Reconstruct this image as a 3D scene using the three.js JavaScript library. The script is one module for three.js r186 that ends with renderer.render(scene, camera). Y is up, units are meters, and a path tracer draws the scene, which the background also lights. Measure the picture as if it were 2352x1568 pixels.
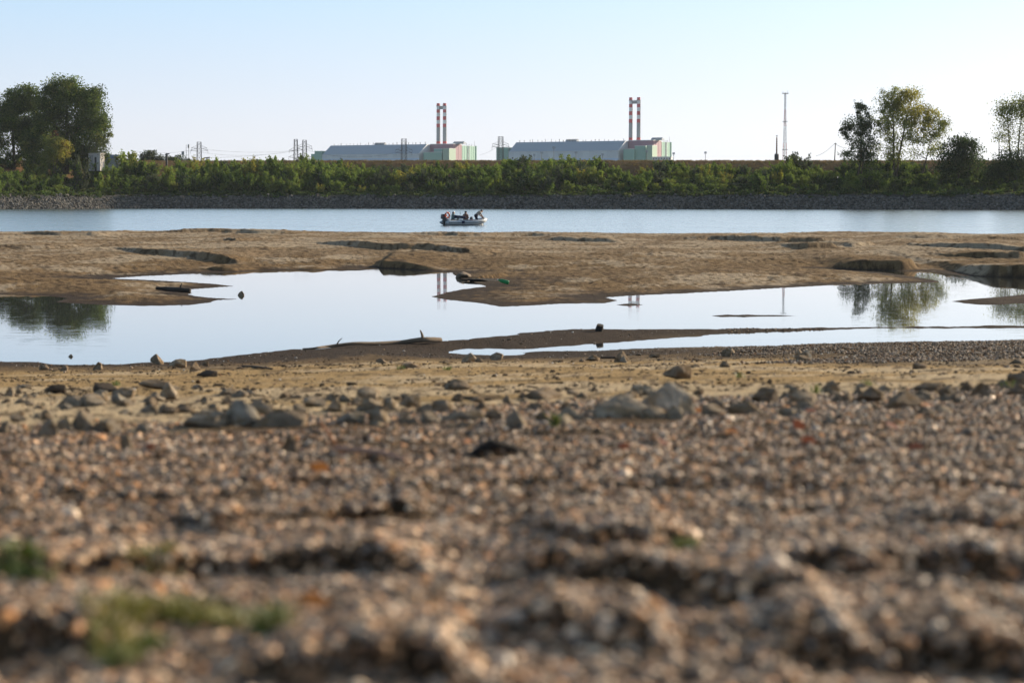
import * as THREE from 'three';
import { ImprovedNoise } from 'three/addons/math/ImprovedNoise.js';
import { mergeGeometries, toCreasedNormals, mergeVertices } from 'three/addons/utils/BufferGeometryUtils.js';
import { MarchingCubes } from 'three/addons/objects/MarchingCubes.js';

// ---------------------------------------------------------------- camera, sky, sun, exposure
const scene = new THREE.Scene();
const EYE = 2.4;                                   // metres above the water
const FOC = 4573, CU = 1176, CV = 784, HOR = 460;  // lens measured on the photograph at 2352 x 1568
const PITCH = Math.atan((CV - HOR) / FOC);
const camera = new THREE.PerspectiveCamera(2 * Math.atan(CV / FOC) * 180 / Math.PI, 1024 / 682, 0.3, 12000);
camera.position.set(0, EYE, 0);
camera.rotation.x = -PITCH;
camera.focus = 95;
camera.userData.fStop = 3.2;

const renderer = new THREE.WebGLRenderer();
renderer.toneMapping = THREE.LinearToneMapping;
renderer.toneMappingExposure = 1.65;
renderer.shadowMap.enabled = true;

const SUN_AZ = 54 * Math.PI / 180, SUN_EL = 20 * Math.PI / 180;
const sunDir = new THREE.Vector3(Math.sin(SUN_AZ) * Math.cos(SUN_EL), Math.sin(SUN_EL), -Math.cos(SUN_AZ) * Math.cos(SUN_EL));
const sun = new THREE.DirectionalLight(new THREE.Color().setRGB(1, 0.84, 0.62), 5);
sun.position.copy(sunDir).multiplyScalar(400);
sun.castShadow = true;
sun.shadow.radius = 1.2;
sun.shadow.mapSize.set(4096, 4096);
Object.assign(sun.shadow.camera, { left: -200, right: 200, top: 200, bottom: -200, near: 1, far: 1500 });
scene.add(sun); scene.add(sun.target);

{ // clear low-sun sky: pale at the horizon, bluer upward, brightening smoothly round the sun
  const W = 1024, H = 512, data = new Float32Array(W * H * 4);
  const clampc = (c) => Math.max(-1, Math.min(1, c)), mix = (a, b, t) => a + (b - a) * t;
  const stops = [[0, [0.445, 0.462, 0.505]], [2, [0.43, 0.462, 0.52]], [6, [0.285, 0.425, 0.565]], [16, [0.285, 0.425, 0.565]], [32, [0.10, 0.16, 0.25]], [90, [0.028, 0.046, 0.08]]];
  for (let j = 0; j < H; j++) {
    const el = ((j + 0.5) / H - 0.5) * 180, e = Math.max(0, el);
    let k = 0; while (k < stops.length - 2 && e > stops[k + 1][0]) k++;
    const t = Math.min(1, (e - stops[k][0]) / (stops[k + 1][0] - stops[k][0]));
    for (let i = 0; i < W; i++) {
      const a = ((i + 0.5) / W - 0.5) * 2 * Math.PI, er = e * Math.PI / 180;
      const x = Math.cos(er) * Math.cos(a), y = Math.sin(er), z = Math.cos(er) * Math.sin(a);
      const ang = Math.acos(Math.max(-1, Math.min(1, x * sunDir.x + y * sunDir.y + z * sunDir.z))) * 180 / Math.PI;
      const az = Math.acos(clampc((x * sunDir.x + z * sunDir.z) / (Math.hypot(x, z) * Math.hypot(sunDir.x, sunDir.z) + 1e-9))) * 180 / Math.PI;
      const g = 1.25 * Math.exp(-ang / 15) + 0.47 * Math.exp(-e / 20) * Math.exp(-((az / 46) ** 2)), o = (j * W + i) * 4;
      data[o] = mix(stops[k][1][0], stops[k + 1][1][0], t) + g * 1.0;
      data[o + 1] = mix(stops[k][1][1], stops[k + 1][1][1], t) + g * 0.93;
      data[o + 2] = mix(stops[k][1][2], stops[k + 1][1][2], t) + g * 0.80;
      data[o + 3] = 1;
    }
  }
  const sky = new THREE.DataTexture(data, W, H, THREE.RGBAFormat, THREE.FloatType);
  sky.mapping = THREE.EquirectangularReflectionMapping; sky.magFilter = THREE.LinearFilter; sky.needsUpdate = true;
  scene.background = sky; scene.environment = sky;
}
scene.fog = new THREE.FogExp2(new THREE.Color().setRGB(0.86, 0.92, 1.0), 0.000045);

// ---------------------------------------------------------------- helpers
let seed = 20240917;
function rnd() { seed = (seed + 0x6D2B79F5) | 0; let t = Math.imul(seed ^ (seed >>> 15), 1 | seed); t = (t + Math.imul(t ^ (t >>> 7), 61 | t)) ^ t; return ((t ^ (t >>> 14)) >>> 0) / 4294967296; }
const rr = (a, b) => a + (b - a) * rnd();
const gauss = () => clamp(Math.sqrt(-2 * Math.log(1 - rnd())) * Math.cos(6.283185 * rnd()), -1.9, 1.9);
const clamp = (x, a = 0, b = 1) => Math.max(a, Math.min(b, x));
const sstep = (a, b, x) => { const t = clamp((x - a) / (b - a)); return t * t * (3 - 2 * t); };
const lerp = (a, b, t) => a + (b - a) * t;
const P = new ImprovedNoise();
const n3 = (x, y, z = 0.37) => P.noise(x, y, z);
const fbm = (x, y, z = 0.37, o = 4) => { let s = 0, a = 0.5; for (let i = 0; i < o; i++) { s += a * P.noise(x, y, z + i * 7.3); x *= 2.03; y *= 2.03; a *= 0.5; } return s; };
const V3 = (x, y, z) => new THREE.Vector3(x, y, z);
const col = (r, g, b) => new THREE.Color().setRGB(r, g, b);

// measuring the photograph: a line of sight through its point (u, v), met with a level or a distance
function sight(u, v) {
  const cx = (u - CU) / FOC, cy = -(v - CV) / FOC, c = Math.cos(PITCH), s = Math.sin(PITCH);
  return [cx, cy * c - s, -(c + cy * s)];
}
function at(u, v, y = 0) { const [x, dy, z] = sight(u, v), t = (y - EYE) / dy; return [x * t, -z * t]; }       // [x, distance]
function atD(u, v, d) { const [x, y, z] = sight(u, v), t = d / -z; return V3(x * t, EYE + y * t, -d); }
const levelAt = (v, d) => atD(CU, v, d).y;
const acrossAt = (u, d) => atD(u, HOR, d).x;

const taken = {};
function numbered(name) { const k = taken[name] = (taken[name] ?? -1) + 1; return k ? name + '_' + String(k).padStart(3, '0') : name; }
function tag(o, label, category, group, kind) {
  if (label) o.userData.label = label;
  if (category) o.userData.category = category;
  if (group) o.userData.group = group;
  if (kind) o.userData.kind = kind;
  return o;
}
function put(name, geo, mat, parent = scene) {
  const m = new THREE.Mesh(geo, mat);
  m.name = parent === scene ? numbered(name) : name;
  m.castShadow = m.receiveShadow = true;
  parent.add(m);
  return m;
}
function thing(name, pos = V3(0, 0, 0), turn = 0) { const g = new THREE.Group(); g.name = numbered(name); g.position.copy(pos); g.rotation.y = turn; scene.add(g); return g; }
function copyOf(o, name) { const c = o.clone(); c.name = numbered(name ?? o.name.replace(/_\d{3}$/, '')); scene.add(c); return c; }
const std = (c, rough = 0.85, extra = {}) => new THREE.MeshPhysicalMaterial({ specularIntensity: rough > 0.7 ? 0.25 : 1, color: c, roughness: rough, ...extra });
const box = (x0, x1, y0, y1, z0, z1) => { const g = new THREE.BoxGeometry(x1 - x0, y1 - y0, z1 - z0); g.translate((x0 + x1) / 2, (y0 + y1) / 2, (z0 + z1) / 2); return g; };
function bar(a, b, w = 0.1, w2 = w) {   // a straight square bar from a to b
  const d = b.clone().sub(a), g = new THREE.BoxGeometry(w, d.length(), w2);
  g.applyQuaternion(new THREE.Quaternion().setFromUnitVectors(V3(0, 1, 0), d.clone().normalize()));
  g.translate((a.x + b.x) / 2, (a.y + b.y) / 2, (a.z + b.z) / 2);
  return g;
}
function taperTube(pts, radii, rad = 7, closed = true) {   // a tube whose radius follows its points
  const n = pts.length, pos = [], uv = [], idx = [];
  let ref = V3(0.13, 0.21, 0.97);
  for (let i = 0; i < n; i++) {
    const t = pts[Math.min(n - 1, i + 1)].clone().sub(pts[Math.max(0, i - 1)]).normalize();
    const a = ref.clone().sub(t.clone().multiplyScalar(ref.dot(t))).normalize(), b = t.clone().cross(a); ref = a;
    for (let k = 0; k <= rad; k++) {
      const w = k / rad * 2 * Math.PI, q = pts[i].clone().addScaledVector(a, Math.cos(w) * radii[i]).addScaledVector(b, Math.sin(w) * radii[i]);
      pos.push(q.x, q.y, q.z); uv.push(k / rad, i / (n - 1));
      if (i < n - 1 && k < rad) { const o = i * (rad + 1) + k; idx.push(o, o + 1, o + rad + 1, o + 1, o + rad + 2, o + rad + 1); }
    }
  }
  if (closed) for (const [i, flip] of [[0, 0], [n - 1, 1]]) {
    const c = pos.length / 3; pos.push(pts[i].x, pts[i].y, pts[i].z); uv.push(0.5, i ? 1 : 0);
    for (let k = 0; k < rad; k++) { const o = i * (rad + 1) + k; flip ? idx.push(c, o, o + 1) : idx.push(c, o + 1, o); }
  }
  const g = new THREE.BufferGeometry();
  g.setAttribute('position', new THREE.Float32BufferAttribute(pos, 3)); g.setAttribute('uv', new THREE.Float32BufferAttribute(uv, 2));
  g.setIndex(idx); g.computeVertexNormals();
  return g;
}
function noiseTexture(size, fn, srgb = false) {
  const d = new Uint8Array(size * size * 4);
  for (let j = 0; j < size; j++) for (let i = 0; i < size; i++) { const c = fn(i / size, j / size), o = (j * size + i) * 4; for (let k = 0; k < 3; k++) d[o + k] = clamp(c[k]) * 255; d[o + 3] = 255; }
  const t = new THREE.DataTexture(d, size, size); t.wrapS = t.wrapT = THREE.RepeatWrapping; t.magFilter = THREE.LinearFilter; t.minFilter = THREE.LinearMipmapLinearFilter; if (srgb) t.colorSpace = THREE.SRGBColorSpace; t.needsUpdate = true; return t;
}
// noise that repeats over the unit square
function tileNoise(u, v, f, z) {
  const a = P.noise(u * f, v * f, z), b = P.noise((u - 1) * f, v * f, z), c = P.noise(u * f, (v - 1) * f, z), d = P.noise((u - 1) * f, (v - 1) * f, z);
  return lerp(lerp(a, b, u), lerp(c, d, u), v) / Math.max(0.35, Math.hypot((1 - u) * (1 - v), u * (1 - v), (1 - u) * v, u * v));
}

// ---------------------------------------------------------------- the shape of the land
class Shore {   // land inside a closed outline on the water level
  constructor(px, far = []) { const q = [...px.map(([u, v]) => at(u, v, 0)), ...far]; this.x = q.map((p) => p[0]); this.d = q.map((p) => p[1]); }
  sdf(x, d) {   // metres inside the land (negative in the water)
    const X = this.x, D = this.d, n = X.length; let best = 1e18, inside = false;
    for (let i = 0, j = n - 1; i < n; j = i++) {
      const ex = X[j] - X[i], ed = D[j] - D[i], wx = x - X[i], wd = d - D[i];
      const t = clamp((wx * ex + wd * ed) / (ex * ex + ed * ed + 1e-9)), qx = wx - ex * t, qd = wd - ed * t, q = qx * qx + qd * qd;
      if (q < best) best = q;
      if ((D[i] > d) !== (D[j] > d) && x < ex * (d - D[i]) / (ed || 1e-9) + X[i]) inside = !inside;
    }
    return inside ? Math.sqrt(best) : -Math.sqrt(best);
  }
}
const nearShore = new Shore([
  [-1600, 826], [-400, 827], [0, 829], [90, 832], [172, 838], [275, 836], [344, 831], [436, 829], [515, 819], [618, 807], [670, 802.5], [721, 802], [808, 791], [865, 791.5], [913, 786], [1013, 783], [1071, 779.5], [1167, 771], [1236, 760.6], [1301, 756.5], [1425, 757], [1544, 756.5],
  [1715, 755.5], [1853, 753], [1990, 751], [2059, 751], [2128, 749.6], [2214, 750], [2265, 747], [2317, 747], [2352, 748.6], [2600, 749], [3000, 747], [3800, 746],
  [3800, 752], [2800, 752.5], [2352, 753], [2231, 753.7], [2025, 753.5], [1922, 757], [1784, 762], [1681, 766], [1643, 767.5], [1612, 772.6], [1544, 776], [1494, 779.5], [1425, 786], [1356, 790], [1288, 795], [1202, 802], [1116, 800], [1071, 801], [1013, 808.7],
  [1026, 812], [1116, 814], [1184, 817], [1205, 810], [1253, 807], [1356, 806], [1425, 802.5], [1544, 798], [1715, 796.7], [1887, 790], [2059, 786], [2231, 784], [2352, 781], [2800, 776], [3800, 768],
], [[400, 36], [400, -300], [-400, -300], [-400, 30]]);
const barShore = new Shore([
  [-2600, 672], [-800, 674], [0, 676], [120, 680], [155, 685], [127, 693.6], [240, 700.5], [344, 701.5], [430, 700.5], [474, 695], [498, 688.5], [550, 686.7], [495, 685], [447, 680], [429, 676], [438, 673], [419, 666], [481, 661], [533, 657], [481, 651], [344, 643], [251, 639.6], [309, 635], [412, 630], [515, 626], [601, 620.8], [687, 619.7], [772, 621.4], [824, 621.4],
  [875, 616], [944, 620], [1040, 625], [1044, 632], [1068, 642], [1092, 649], [1119, 657.5], [1064, 664], [1030, 671], [992, 681], [1030, 688.5], [1099, 695], [1150, 704], [1219, 701.5], [1288, 697], [1391, 696], [1418, 689.5], [1387, 683], [1460, 678], [1562, 674], [1647, 669.6], [1784, 661.7], [1922, 654], [2059, 650], [2145, 649], [2162, 646.5], [2111, 637], [2025, 625], [1904, 618], [1990, 619.7], [2093, 623], [2145, 625], [2231, 635], [2352, 637.6], [3000, 640], [4600, 642],
  [4600, 542], [2352, 540], [2100, 538.5], [1600, 538], [1100, 538], [900, 533], [600, 533], [300, 533], [0, 536], [-2600, 536],
]);
const isletShores = [
  new Shore([[1416, 700], [1440, 697.5], [1462, 698], [1479, 700], [1455, 702], [1430, 702]]),
  new Shore([[1634, 725], [1665, 723], [1690, 724], [1712, 722.5], [1740, 724], [1790, 724], [1833, 725.5], [1780, 726], [1735, 726.5], [1710, 728.5], [1685, 726.5], [1655, 728]]),
  new Shore([[2186, 692], [2231, 686.7], [2300, 681.6], [2352, 676], [2600, 670], [3000, 668], [3000, 688], [2600, 693], [2352, 695.3], [2300, 699.5], [2231, 698]]),
];
class Scarp {   // a small cut bank: the land steps up behind this line and sinks back slowly
  constructor(H, L, pts, level = 0.25, ends = [0.35, 0.2]) { this.ends = ends; this.H = H; this.L = L; const q = pts.map(([u, v]) => at(u, v, level)); this.x = q.map((p) => p[0]); this.d = q.map((p) => p[1]); }
  h(x, d) {
    const X = this.x, n = X.length; if (x <= X[0] || x >= X[n - 1]) return 0;
    let i = 0; while (x > X[i + 1]) i++;
    const t = (x - X[i]) / (X[i + 1] - X[i]), w = X[n - 1] - X[0], scale = this.L / 8;
    const f = d - lerp(this.d[i], this.d[i + 1], t) + scale * (this.held ? 2.2 * n3(x * 0.35 / scale, 3.1) + 1.1 * n3(x * 0.9 / scale, 6.1) + 0.4 * n3(x * 2.6 / scale, 7.7) + 0.25 * n3(x * 7 / scale, 5.7) : 1.0 * n3(x * 0.35, 3.1) + 0.22 * n3(x * 1.3, 7.7));
    if (f < -0.01) return 0;
    const taper = sstep(0, this.ends[0] * w, x - X[0]) * sstep(0, this.ends[1] * w, X[n - 1] - x) * (this.held ? 0.76 + 0.4 * n3(x * 0.5 / scale, 9.3) + 0.2 * n3(x * 2.1 / scale, 4.4) : 1 + 0.3 * n3(x * 0.3, 9.3) + 0.12 * n3(x * 1.1, 4.4));
    return this.H * taper * sstep(0, (0.6 + 0.3 * n3(x * 0.8 / scale, 1.9)) * scale, f) * Math.exp(-f / this.L);
  }
}
const barScarps = [
  new Scarp(0.28, 8, [[225, 571], [309, 582], [412, 588], [484, 593], [550, 597], [590, 593]], 0.25, [0.6, 0.15]),
  new Scarp(0.14, 5, [[430, 604], [560, 607], [653, 608], [700, 607], [770, 602]]),
  new Scarp(0.24, 9, [[690, 559], [772, 567], [875, 577], [978, 581], [1050, 584], [1116, 585], [1180, 582]]),
  new Scarp(0.26, 7, [[862, 611], [880, 616], [944, 620], [1040, 625], [1085, 622]], 0.02, [0.12, 0.75]),
  new Scarp(0.16, 2, [[1050, 632], [1090, 637], [1130, 634], [1172, 628]], 0.1),
  new Scarp(0.36, 8, [[1835, 590], [1887, 601], [1956, 602.5], [2042, 606], [2115, 603]], 0.25, [0.5, 0.12]),
  new Scarp(0.46, 9, [[2148, 602], [2196, 615], [2265, 620], [2352, 621.4], [2600, 622]], 0.25, [0.15, 0.1]),
  new Scarp(0.2, 7, [[1905, 562], [1956, 567], [2020, 565]], 0.35),
  new Scarp(0.24, 7, [[1785, 570], [1853, 577], [1932, 576]], 0.3),
  new Scarp(0.22, 9, [[2010, 564], [2196, 572], [2352, 577], [2560, 580]], 0.35),
  new Scarp(0.26, 8, [[2090, 582], [2196, 590], [2265, 592], [2352, 594], [2500, 594]], 0.3),
  new Scarp(0.26, 12, [[1500, 546], [1681, 550], [1784, 552], [1960, 555]], 0.4),
  new Scarp(0.24, 12, [[330, 537], [405, 539], [550, 541], [720, 544]], 0.3),
  new Scarp(0.2, 12, [[900, 541], [1050, 546], [1236, 546], [1300, 547]], 0.3),
  new Scarp(0.2, 10, [[1230, 550], [1330, 553], [1440, 556]], 0.35),
  new Scarp(0.16, 5, [[505, 555], [540, 558], [575, 557]], 0.3),
  new Scarp(0.18, 10, [[2000, 548], [2200, 549], [2400, 552]], 0.35),
  new Scarp(0.12, 10, [[-60, 570], [60, 572], [170, 571]], 0.3),
  new Scarp(0.22, 9, [[20, 541], [140, 545], [250, 546]], 0.25),
];
const clumps = (x, d, f, lo, hi) => sstep(lo, hi, fbm(x * f, d * f, 2.2, 3));
function barHeight(x, d, s = barShore.sdf(x, d)) {
  if (s < -2.5) return -0.3;
  if (s < 0) return 0.12 * s + 0.02 * fbm(x * 2.6, d * 1.3, 3.3, 3);
  let h = 0.34 * (1 - Math.exp(-s / 7)) * sstep(0, 3, s + 1.2) + 0.05 * sstep(8, 30, s);
  const k = sstep(0, 2.5, s);
  h += k * (0.16 * n3(x * 0.07, d * 0.045, 4.2) + 0.07 * n3(x * 0.25, d * 0.12, 1.2));
  for (const c of barScarps) h += c.h(x, d) * sstep(0, 0.5, s);
  const rip = fbm(x * 1.7 + 1.5 * n3(x * .3, d * .3), d * 2.6, 5.5, 3), fine = n3(x * 5.0, d * 3.6, 8.1);
  h += (0.3 + 0.7 * k) * (0.085 * rip * (0.55 + 0.9 * clumps(x, d, 0.16, -0.15, 0.25)) + 0.036 * fine) + 0.006 * n3(x * 3, d * 2, 3.3);
  return Math.max(h, 0.006 * (1 + n3(x * 4, d * 2)));
}
const gravelScarps = [];
function nearBase(s) { return s <= 0 ? Math.max(-0.35, 0.1 * s) : s < 21 ? 0.069 * s : 1.449 + 0.058 * (s - 21); }
function gravelShare(x, d) {   // 0 on the sand, 1 on the gravel
  const edge = 8.9 + 0.9 * n3(x * 0.5, 1.7) + 0.5 * n3(x * 1.6, 4.1) + 0.35 * clamp(x, -2, 2.5);
  return 1 - sstep(edge - 0.7, edge + 0.9, d);
}
function nearHeight(x, d, s = nearShore.sdf(x, d)) {
  let h = nearBase(s);
  if (s < -2) return h;
  const k = sstep(0, 2.5, s);
  h += (0.2 + 0.8 * k) * (0.02 * n3(x * 0.5, d * 0.35, 2.1) + 0.024 * fbm(x * 2.1, d * 1.6, 6.1, 4) + 0.011 * fbm(x * 9, d * 5, 4.1, 3)) + 0.006 * n3(x * 5, d * 4, 1.1) + 0.022 * (1 - sstep(0.3, 2.2, Math.abs(s))) * fbm(x * 2.7, d * 1.7, 8.2, 3);
  if (d < 12) {
    const g = gravelShare(x, d) * (1 - sstep(6.5, 10, d));
    h += g * (0.03 * n3(x * 0.5, d * 2.2, 9.4) + 0.022 * n3(x * 1.1, d * 5.4, 5.2) + 0.010 * n3(x * 5, d * 8.5, 3.2) + 0.008 * n3(x * 13, d * 17, 6.2));
    for (const c of gravelScarps) h += c.h(x, d) * 1.0;
  }
  return h;
}
function hit(u, v) {   // where a line of sight meets the near shore
  const [x, y, z] = sight(u, v); let d = 1.6;
  for (let i = 0; i < 900 && d < 60; i++) { const px = x / -z * d, py = EYE + y / -z * d, h = nearHeight(px, d); if (py <= h) break; d += Math.max(0.004 * d, 0.4 * (py - h) / (-y / -z + 0.08)); }
  return V3(x / -z * d, nearHeight(x / -z * d, d), -d);
}
for (const [H, L, pts] of [
  [0.05, 0.5, [[300, 1212], [520, 1218], [760, 1212], [1040, 1206]]],
  [0.06, 0.5, [[-200, 1322], [100, 1345], [420, 1338], [640, 1322], [820, 1330], [1080, 1350]]],
  [0.062, 0.5, [[960, 1345], [1200, 1368], [1450, 1362], [1700, 1392], [1960, 1398]]],
  [0.055, 0.5, [[1600, 1302], [1850, 1318], [2100, 1330], [2360, 1345], [2600, 1340]]],
  [0.06, 0.4, [[-150, 1505], [80, 1520], [280, 1510]]],
  [0.055, 0.4, [[480, 1560], [760, 1590], [1120, 1585]]],
  [0.06, 0.4, [[1650, 1545], [1900, 1530], [2200, 1560], [2500, 1560]]],
  [0.045, 0.5, [[1150, 1260], [1400, 1268], [1620, 1262]]],
  [0.04, 0.5, [[2020, 1222], [2250, 1230], [2480, 1226]]],
  [0.04, 0.6, [[1080, 1050], [1140, 1054], [1200, 1050]]],
  [0.045, 0.4, [[1050, 1470], [1300, 1490], [1560, 1480]]],
]) {
  const s = new Scarp(H, L, [[0, 900], [1, 900]]), q = pts.map(([u, v]) => hit(u, v)); s.x = q.map((p) => p.x); s.d = q.map((p) => -p.z); s.held = true;
  gravelScarps.pending = [...(gravelScarps.pending ?? []), s];
}
gravelScarps.push(...gravelScarps.pending);

// ---------------------------------------------------------------- ground materials
const grainMap = noiseTexture(512, (u, v) => { const a = 0.5 * tileNoise(u, v, 24, 1.5) + 0.5 * tileNoise(u, v, 64, 4.5) + 0.35 * tileNoise(u, v, 130, 8.5); const g = 0.80 + 0.34 * a; return [g, g * 0.985, g * 0.96]; });
const reliefMap = noiseTexture(512, (u, v) => { const a = 0.5 + 0.35 * tileNoise(u, v, 18, 3.5) + 0.3 * tileNoise(u, v, 50, 6.5) + 0.2 * tileNoise(u, v, 120, 9.5); return [a, a, a]; });
const rep = (t, r) => { const c = t.clone(); c.repeat.set(r, r); c.needsUpdate = true; return c; };
const sandMat = new THREE.MeshPhysicalMaterial({ specularIntensity: 0.12, vertexColors: true, roughness: 0.93, map: rep(grainMap, 0.7), bumpMap: rep(reliefMap, 1.1), bumpScale: 0.03 });
const mudMat = sandMat;

function landMesh(name, us, ds, height, colour, mat) {
  const nu = us.length, nd = ds.length, pos = new Float32Array(nu * nd * 3), uv = new Float32Array(nu * nd * 2), cl = new Float32Array(nu * nd * 3), hs = new Float32Array(nu * nd);
  for (let j = 0; j < nd; j++) for (let i = 0; i < nu; i++) {
    const k = j * nu + i, d = ds[j], x = (us[i] - CU) / FOC * d, [h, s] = height(x, d);
    hs[k] = h; pos[3 * k] = x; pos[3 * k + 1] = h; pos[3 * k + 2] = -d; uv[2 * k] = x; uv[2 * k + 1] = d;
    const c = colour(x, d, h, s); cl[3 * k] = c[0]; cl[3 * k + 1] = c[1]; cl[3 * k + 2] = c[2];
  }
  const idx = [];
  for (let j = 0; j < nd - 1; j++) for (let i = 0; i < nu - 1; i++) {
    const a = j * nu + i, b = a + 1, c = a + nu, e = c + 1;
    if (Math.max(hs[a], hs[b], hs[c], hs[e]) < -0.08) continue;
    idx.push(a, b, c, b, e, c);
  }
  const g = new THREE.BufferGeometry();
  g.setAttribute('position', new THREE.BufferAttribute(pos, 3)); g.setAttribute('uv', new THREE.BufferAttribute(uv, 2)); g.setAttribute('color', new THREE.BufferAttribute(cl, 3));
  g.setIndex(idx); g.computeVertexNormals();
  return tag(put(name, g, mat), null, null, null, 'structure');
}
const span = (u0, u1, step, m0, m1, mstep) => { const a = []; for (let u = m0; u < u0; u += mstep) a.push(u); for (let u = u0; u < u1; u += step) a.push(u); for (let u = u1; u <= m1; u += mstep) a.push(u); return a; };
const mixc = (a, b, t) => [lerp(a[0], b[0], t), lerp(a[1], b[1], t), lerp(a[2], b[2], t)];
const SAND = [0.295, 0.213, 0.132], SANDPALE = [0.41, 0.33, 0.235], SANDDARK = [0.10, 0.066, 0.038], WET = [0.062, 0.046, 0.036], CRUST = [0.085, 0.06, 0.04], DAMP = [0.22, 0.148, 0.08];
{ // the sandbar
  const ds = []; for (let v = 716; v >= 527; v -= v > 615 ? 0.8 : 0.42) ds.push(at(CU, v, 0.12)[1]);
  landMesh('sandbar', span(-130, 2480, 3.7, -1500, 3900, 24), ds, (x, d) => { const s = barShore.sdf(x, d); return [barHeight(x, d, s), s]; }, (x, d, h, s) => {
    const a = fbm(x * 0.35, d * 0.22, 1.4, 4), b = fbm(x * 2.4, d * 1.5, 5.9, 3), c = n3(x * 7, d * 3, 2.9);
    let k = mixc(mixc(DAMP, SAND, sstep(-0.06, 0.06, 0.035 * (s - 7) + fbm(x * 0.5, d * 0.3, 17.7, 5) * 0.6)), SANDPALE, sstep(0.02, 0.16, a + 0.35 * b + 0.01 * Math.min(s - 8, 10)));   // damp sand, dry sand, pale crests
    k = mixc(k, SANDDARK, sstep(0.05, 0.22, b + 0.4 * c - 0.25 * a) * 0.85);
    k = mixc(k, CRUST, sstep(0.16, 0.3, fbm(x * 1.1, d * 0.5, 12.2, 4) - 0.02 * Math.min(s, 6)) * 0.8);
    const wet = sstep(0.055, 0.012, h + 0.05 * fbm(x * 1.2, d * 0.8, 3.7, 3) + 0.012 * c);
    return mixc(k, WET, wet);
  }, sandMat);
}
{ // the shore the camera stands on
  const ds = []; for (let v = 740; v <= 1250; v += v < 960 ? 1.0 : 2.4) { const h = v < 800 ? 0.1 : 0; ds.push(h ? at(CU, v, 0.05)[1] : -hit(CU, v).z); }
  for (let d = ds[ds.length - 1] - 0.02; d > 1.2; d -= 0.012) ds.push(d);
  for (let i = 1; i < ds.length; i++) if (ds[i] >= ds[i - 1]) ds[i] = ds[i - 1] - 0.004;
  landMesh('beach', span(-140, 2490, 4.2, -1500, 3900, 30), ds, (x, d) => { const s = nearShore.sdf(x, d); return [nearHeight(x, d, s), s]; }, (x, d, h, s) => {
    const a = fbm(x * 0.6, d * 0.4, 1.4, 4), b = fbm(x * 3.4, d * 2.4, 5.9, 3), c = n3(x * 11, d * 6, 2.9);
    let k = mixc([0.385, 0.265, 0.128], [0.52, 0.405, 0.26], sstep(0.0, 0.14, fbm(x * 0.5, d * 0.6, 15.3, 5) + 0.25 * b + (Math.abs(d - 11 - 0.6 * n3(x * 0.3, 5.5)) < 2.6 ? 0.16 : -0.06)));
    k = mixc(k, SANDDARK, sstep(0.08, 0.26, b + 0.4 * c - 0.1 * a) * 0.8);
    const right = sstep(1.5, 5, x + 1.5 * n3(x * .4, d * .4, 8.8)) * sstep(35.6, 34.8, d), mid = sstep(-6, -2.5, x) * (1 - right);
    const wetEdge = 2.4 + 1.2 * n3(x * 0.35, 7.7) + 1.6 * b + 9 * right + 1.6 * mid;                        // dark wet gravelly mud along the water
    k = mixc(k, [0.10, 0.068, 0.044], sstep(wetEdge + 4.2, wetEdge + 1.6, s + 1.0 * c + 2.4 * a) * (0.8 - 0.2 * right));
    k = mixc(k, WET, sstep(wetEdge + 0.4, wetEdge - 0.5, s + 0.4 * c) * (1 - 0.75 * right));
    k = mixc(k, [0.085, 0.055, 0.034], gravelShare(x, d) * 0.95);
    return k;
  }, sandMat);
}
isletShores.forEach((sh, n) => {
  const us = [], ds = [], u0 = [1410, 1626, 2176][n], u1 = [1486, 1842, 2990][n], v0 = [694, 719, 662][n], v1 = [706, 733, 704][n];
  for (let u = u0; u <= u1; u += n === 2 && u > 2480 ? 12 : 2.5) us.push(u);
  for (let v = v1; v >= v0; v -= 0.5) ds.push(at(CU, v, 0)[1]);
  landMesh('mud_islet', us, ds, (x, d) => { const s = sh.sdf(x, d); return [s < 0 ? 0.12 * s + 0.01 * n3(x * 3, d * 2) : 0.05 * (1 - Math.exp(-s / 0.5)) + 0.02 * s + 0.02 * fbm(x * 2.2, d * 1.6, 3, 3) * sstep(0, .6, s), s]; },
    (x, d, h, s) => mixc(WET, [0.14, 0.095, 0.06], n === 2 ? sstep(0.05, 0.1, h + 0.03 * fbm(x * 2, d * 2, 1, 3)) : 0), mudMat);
});

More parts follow.
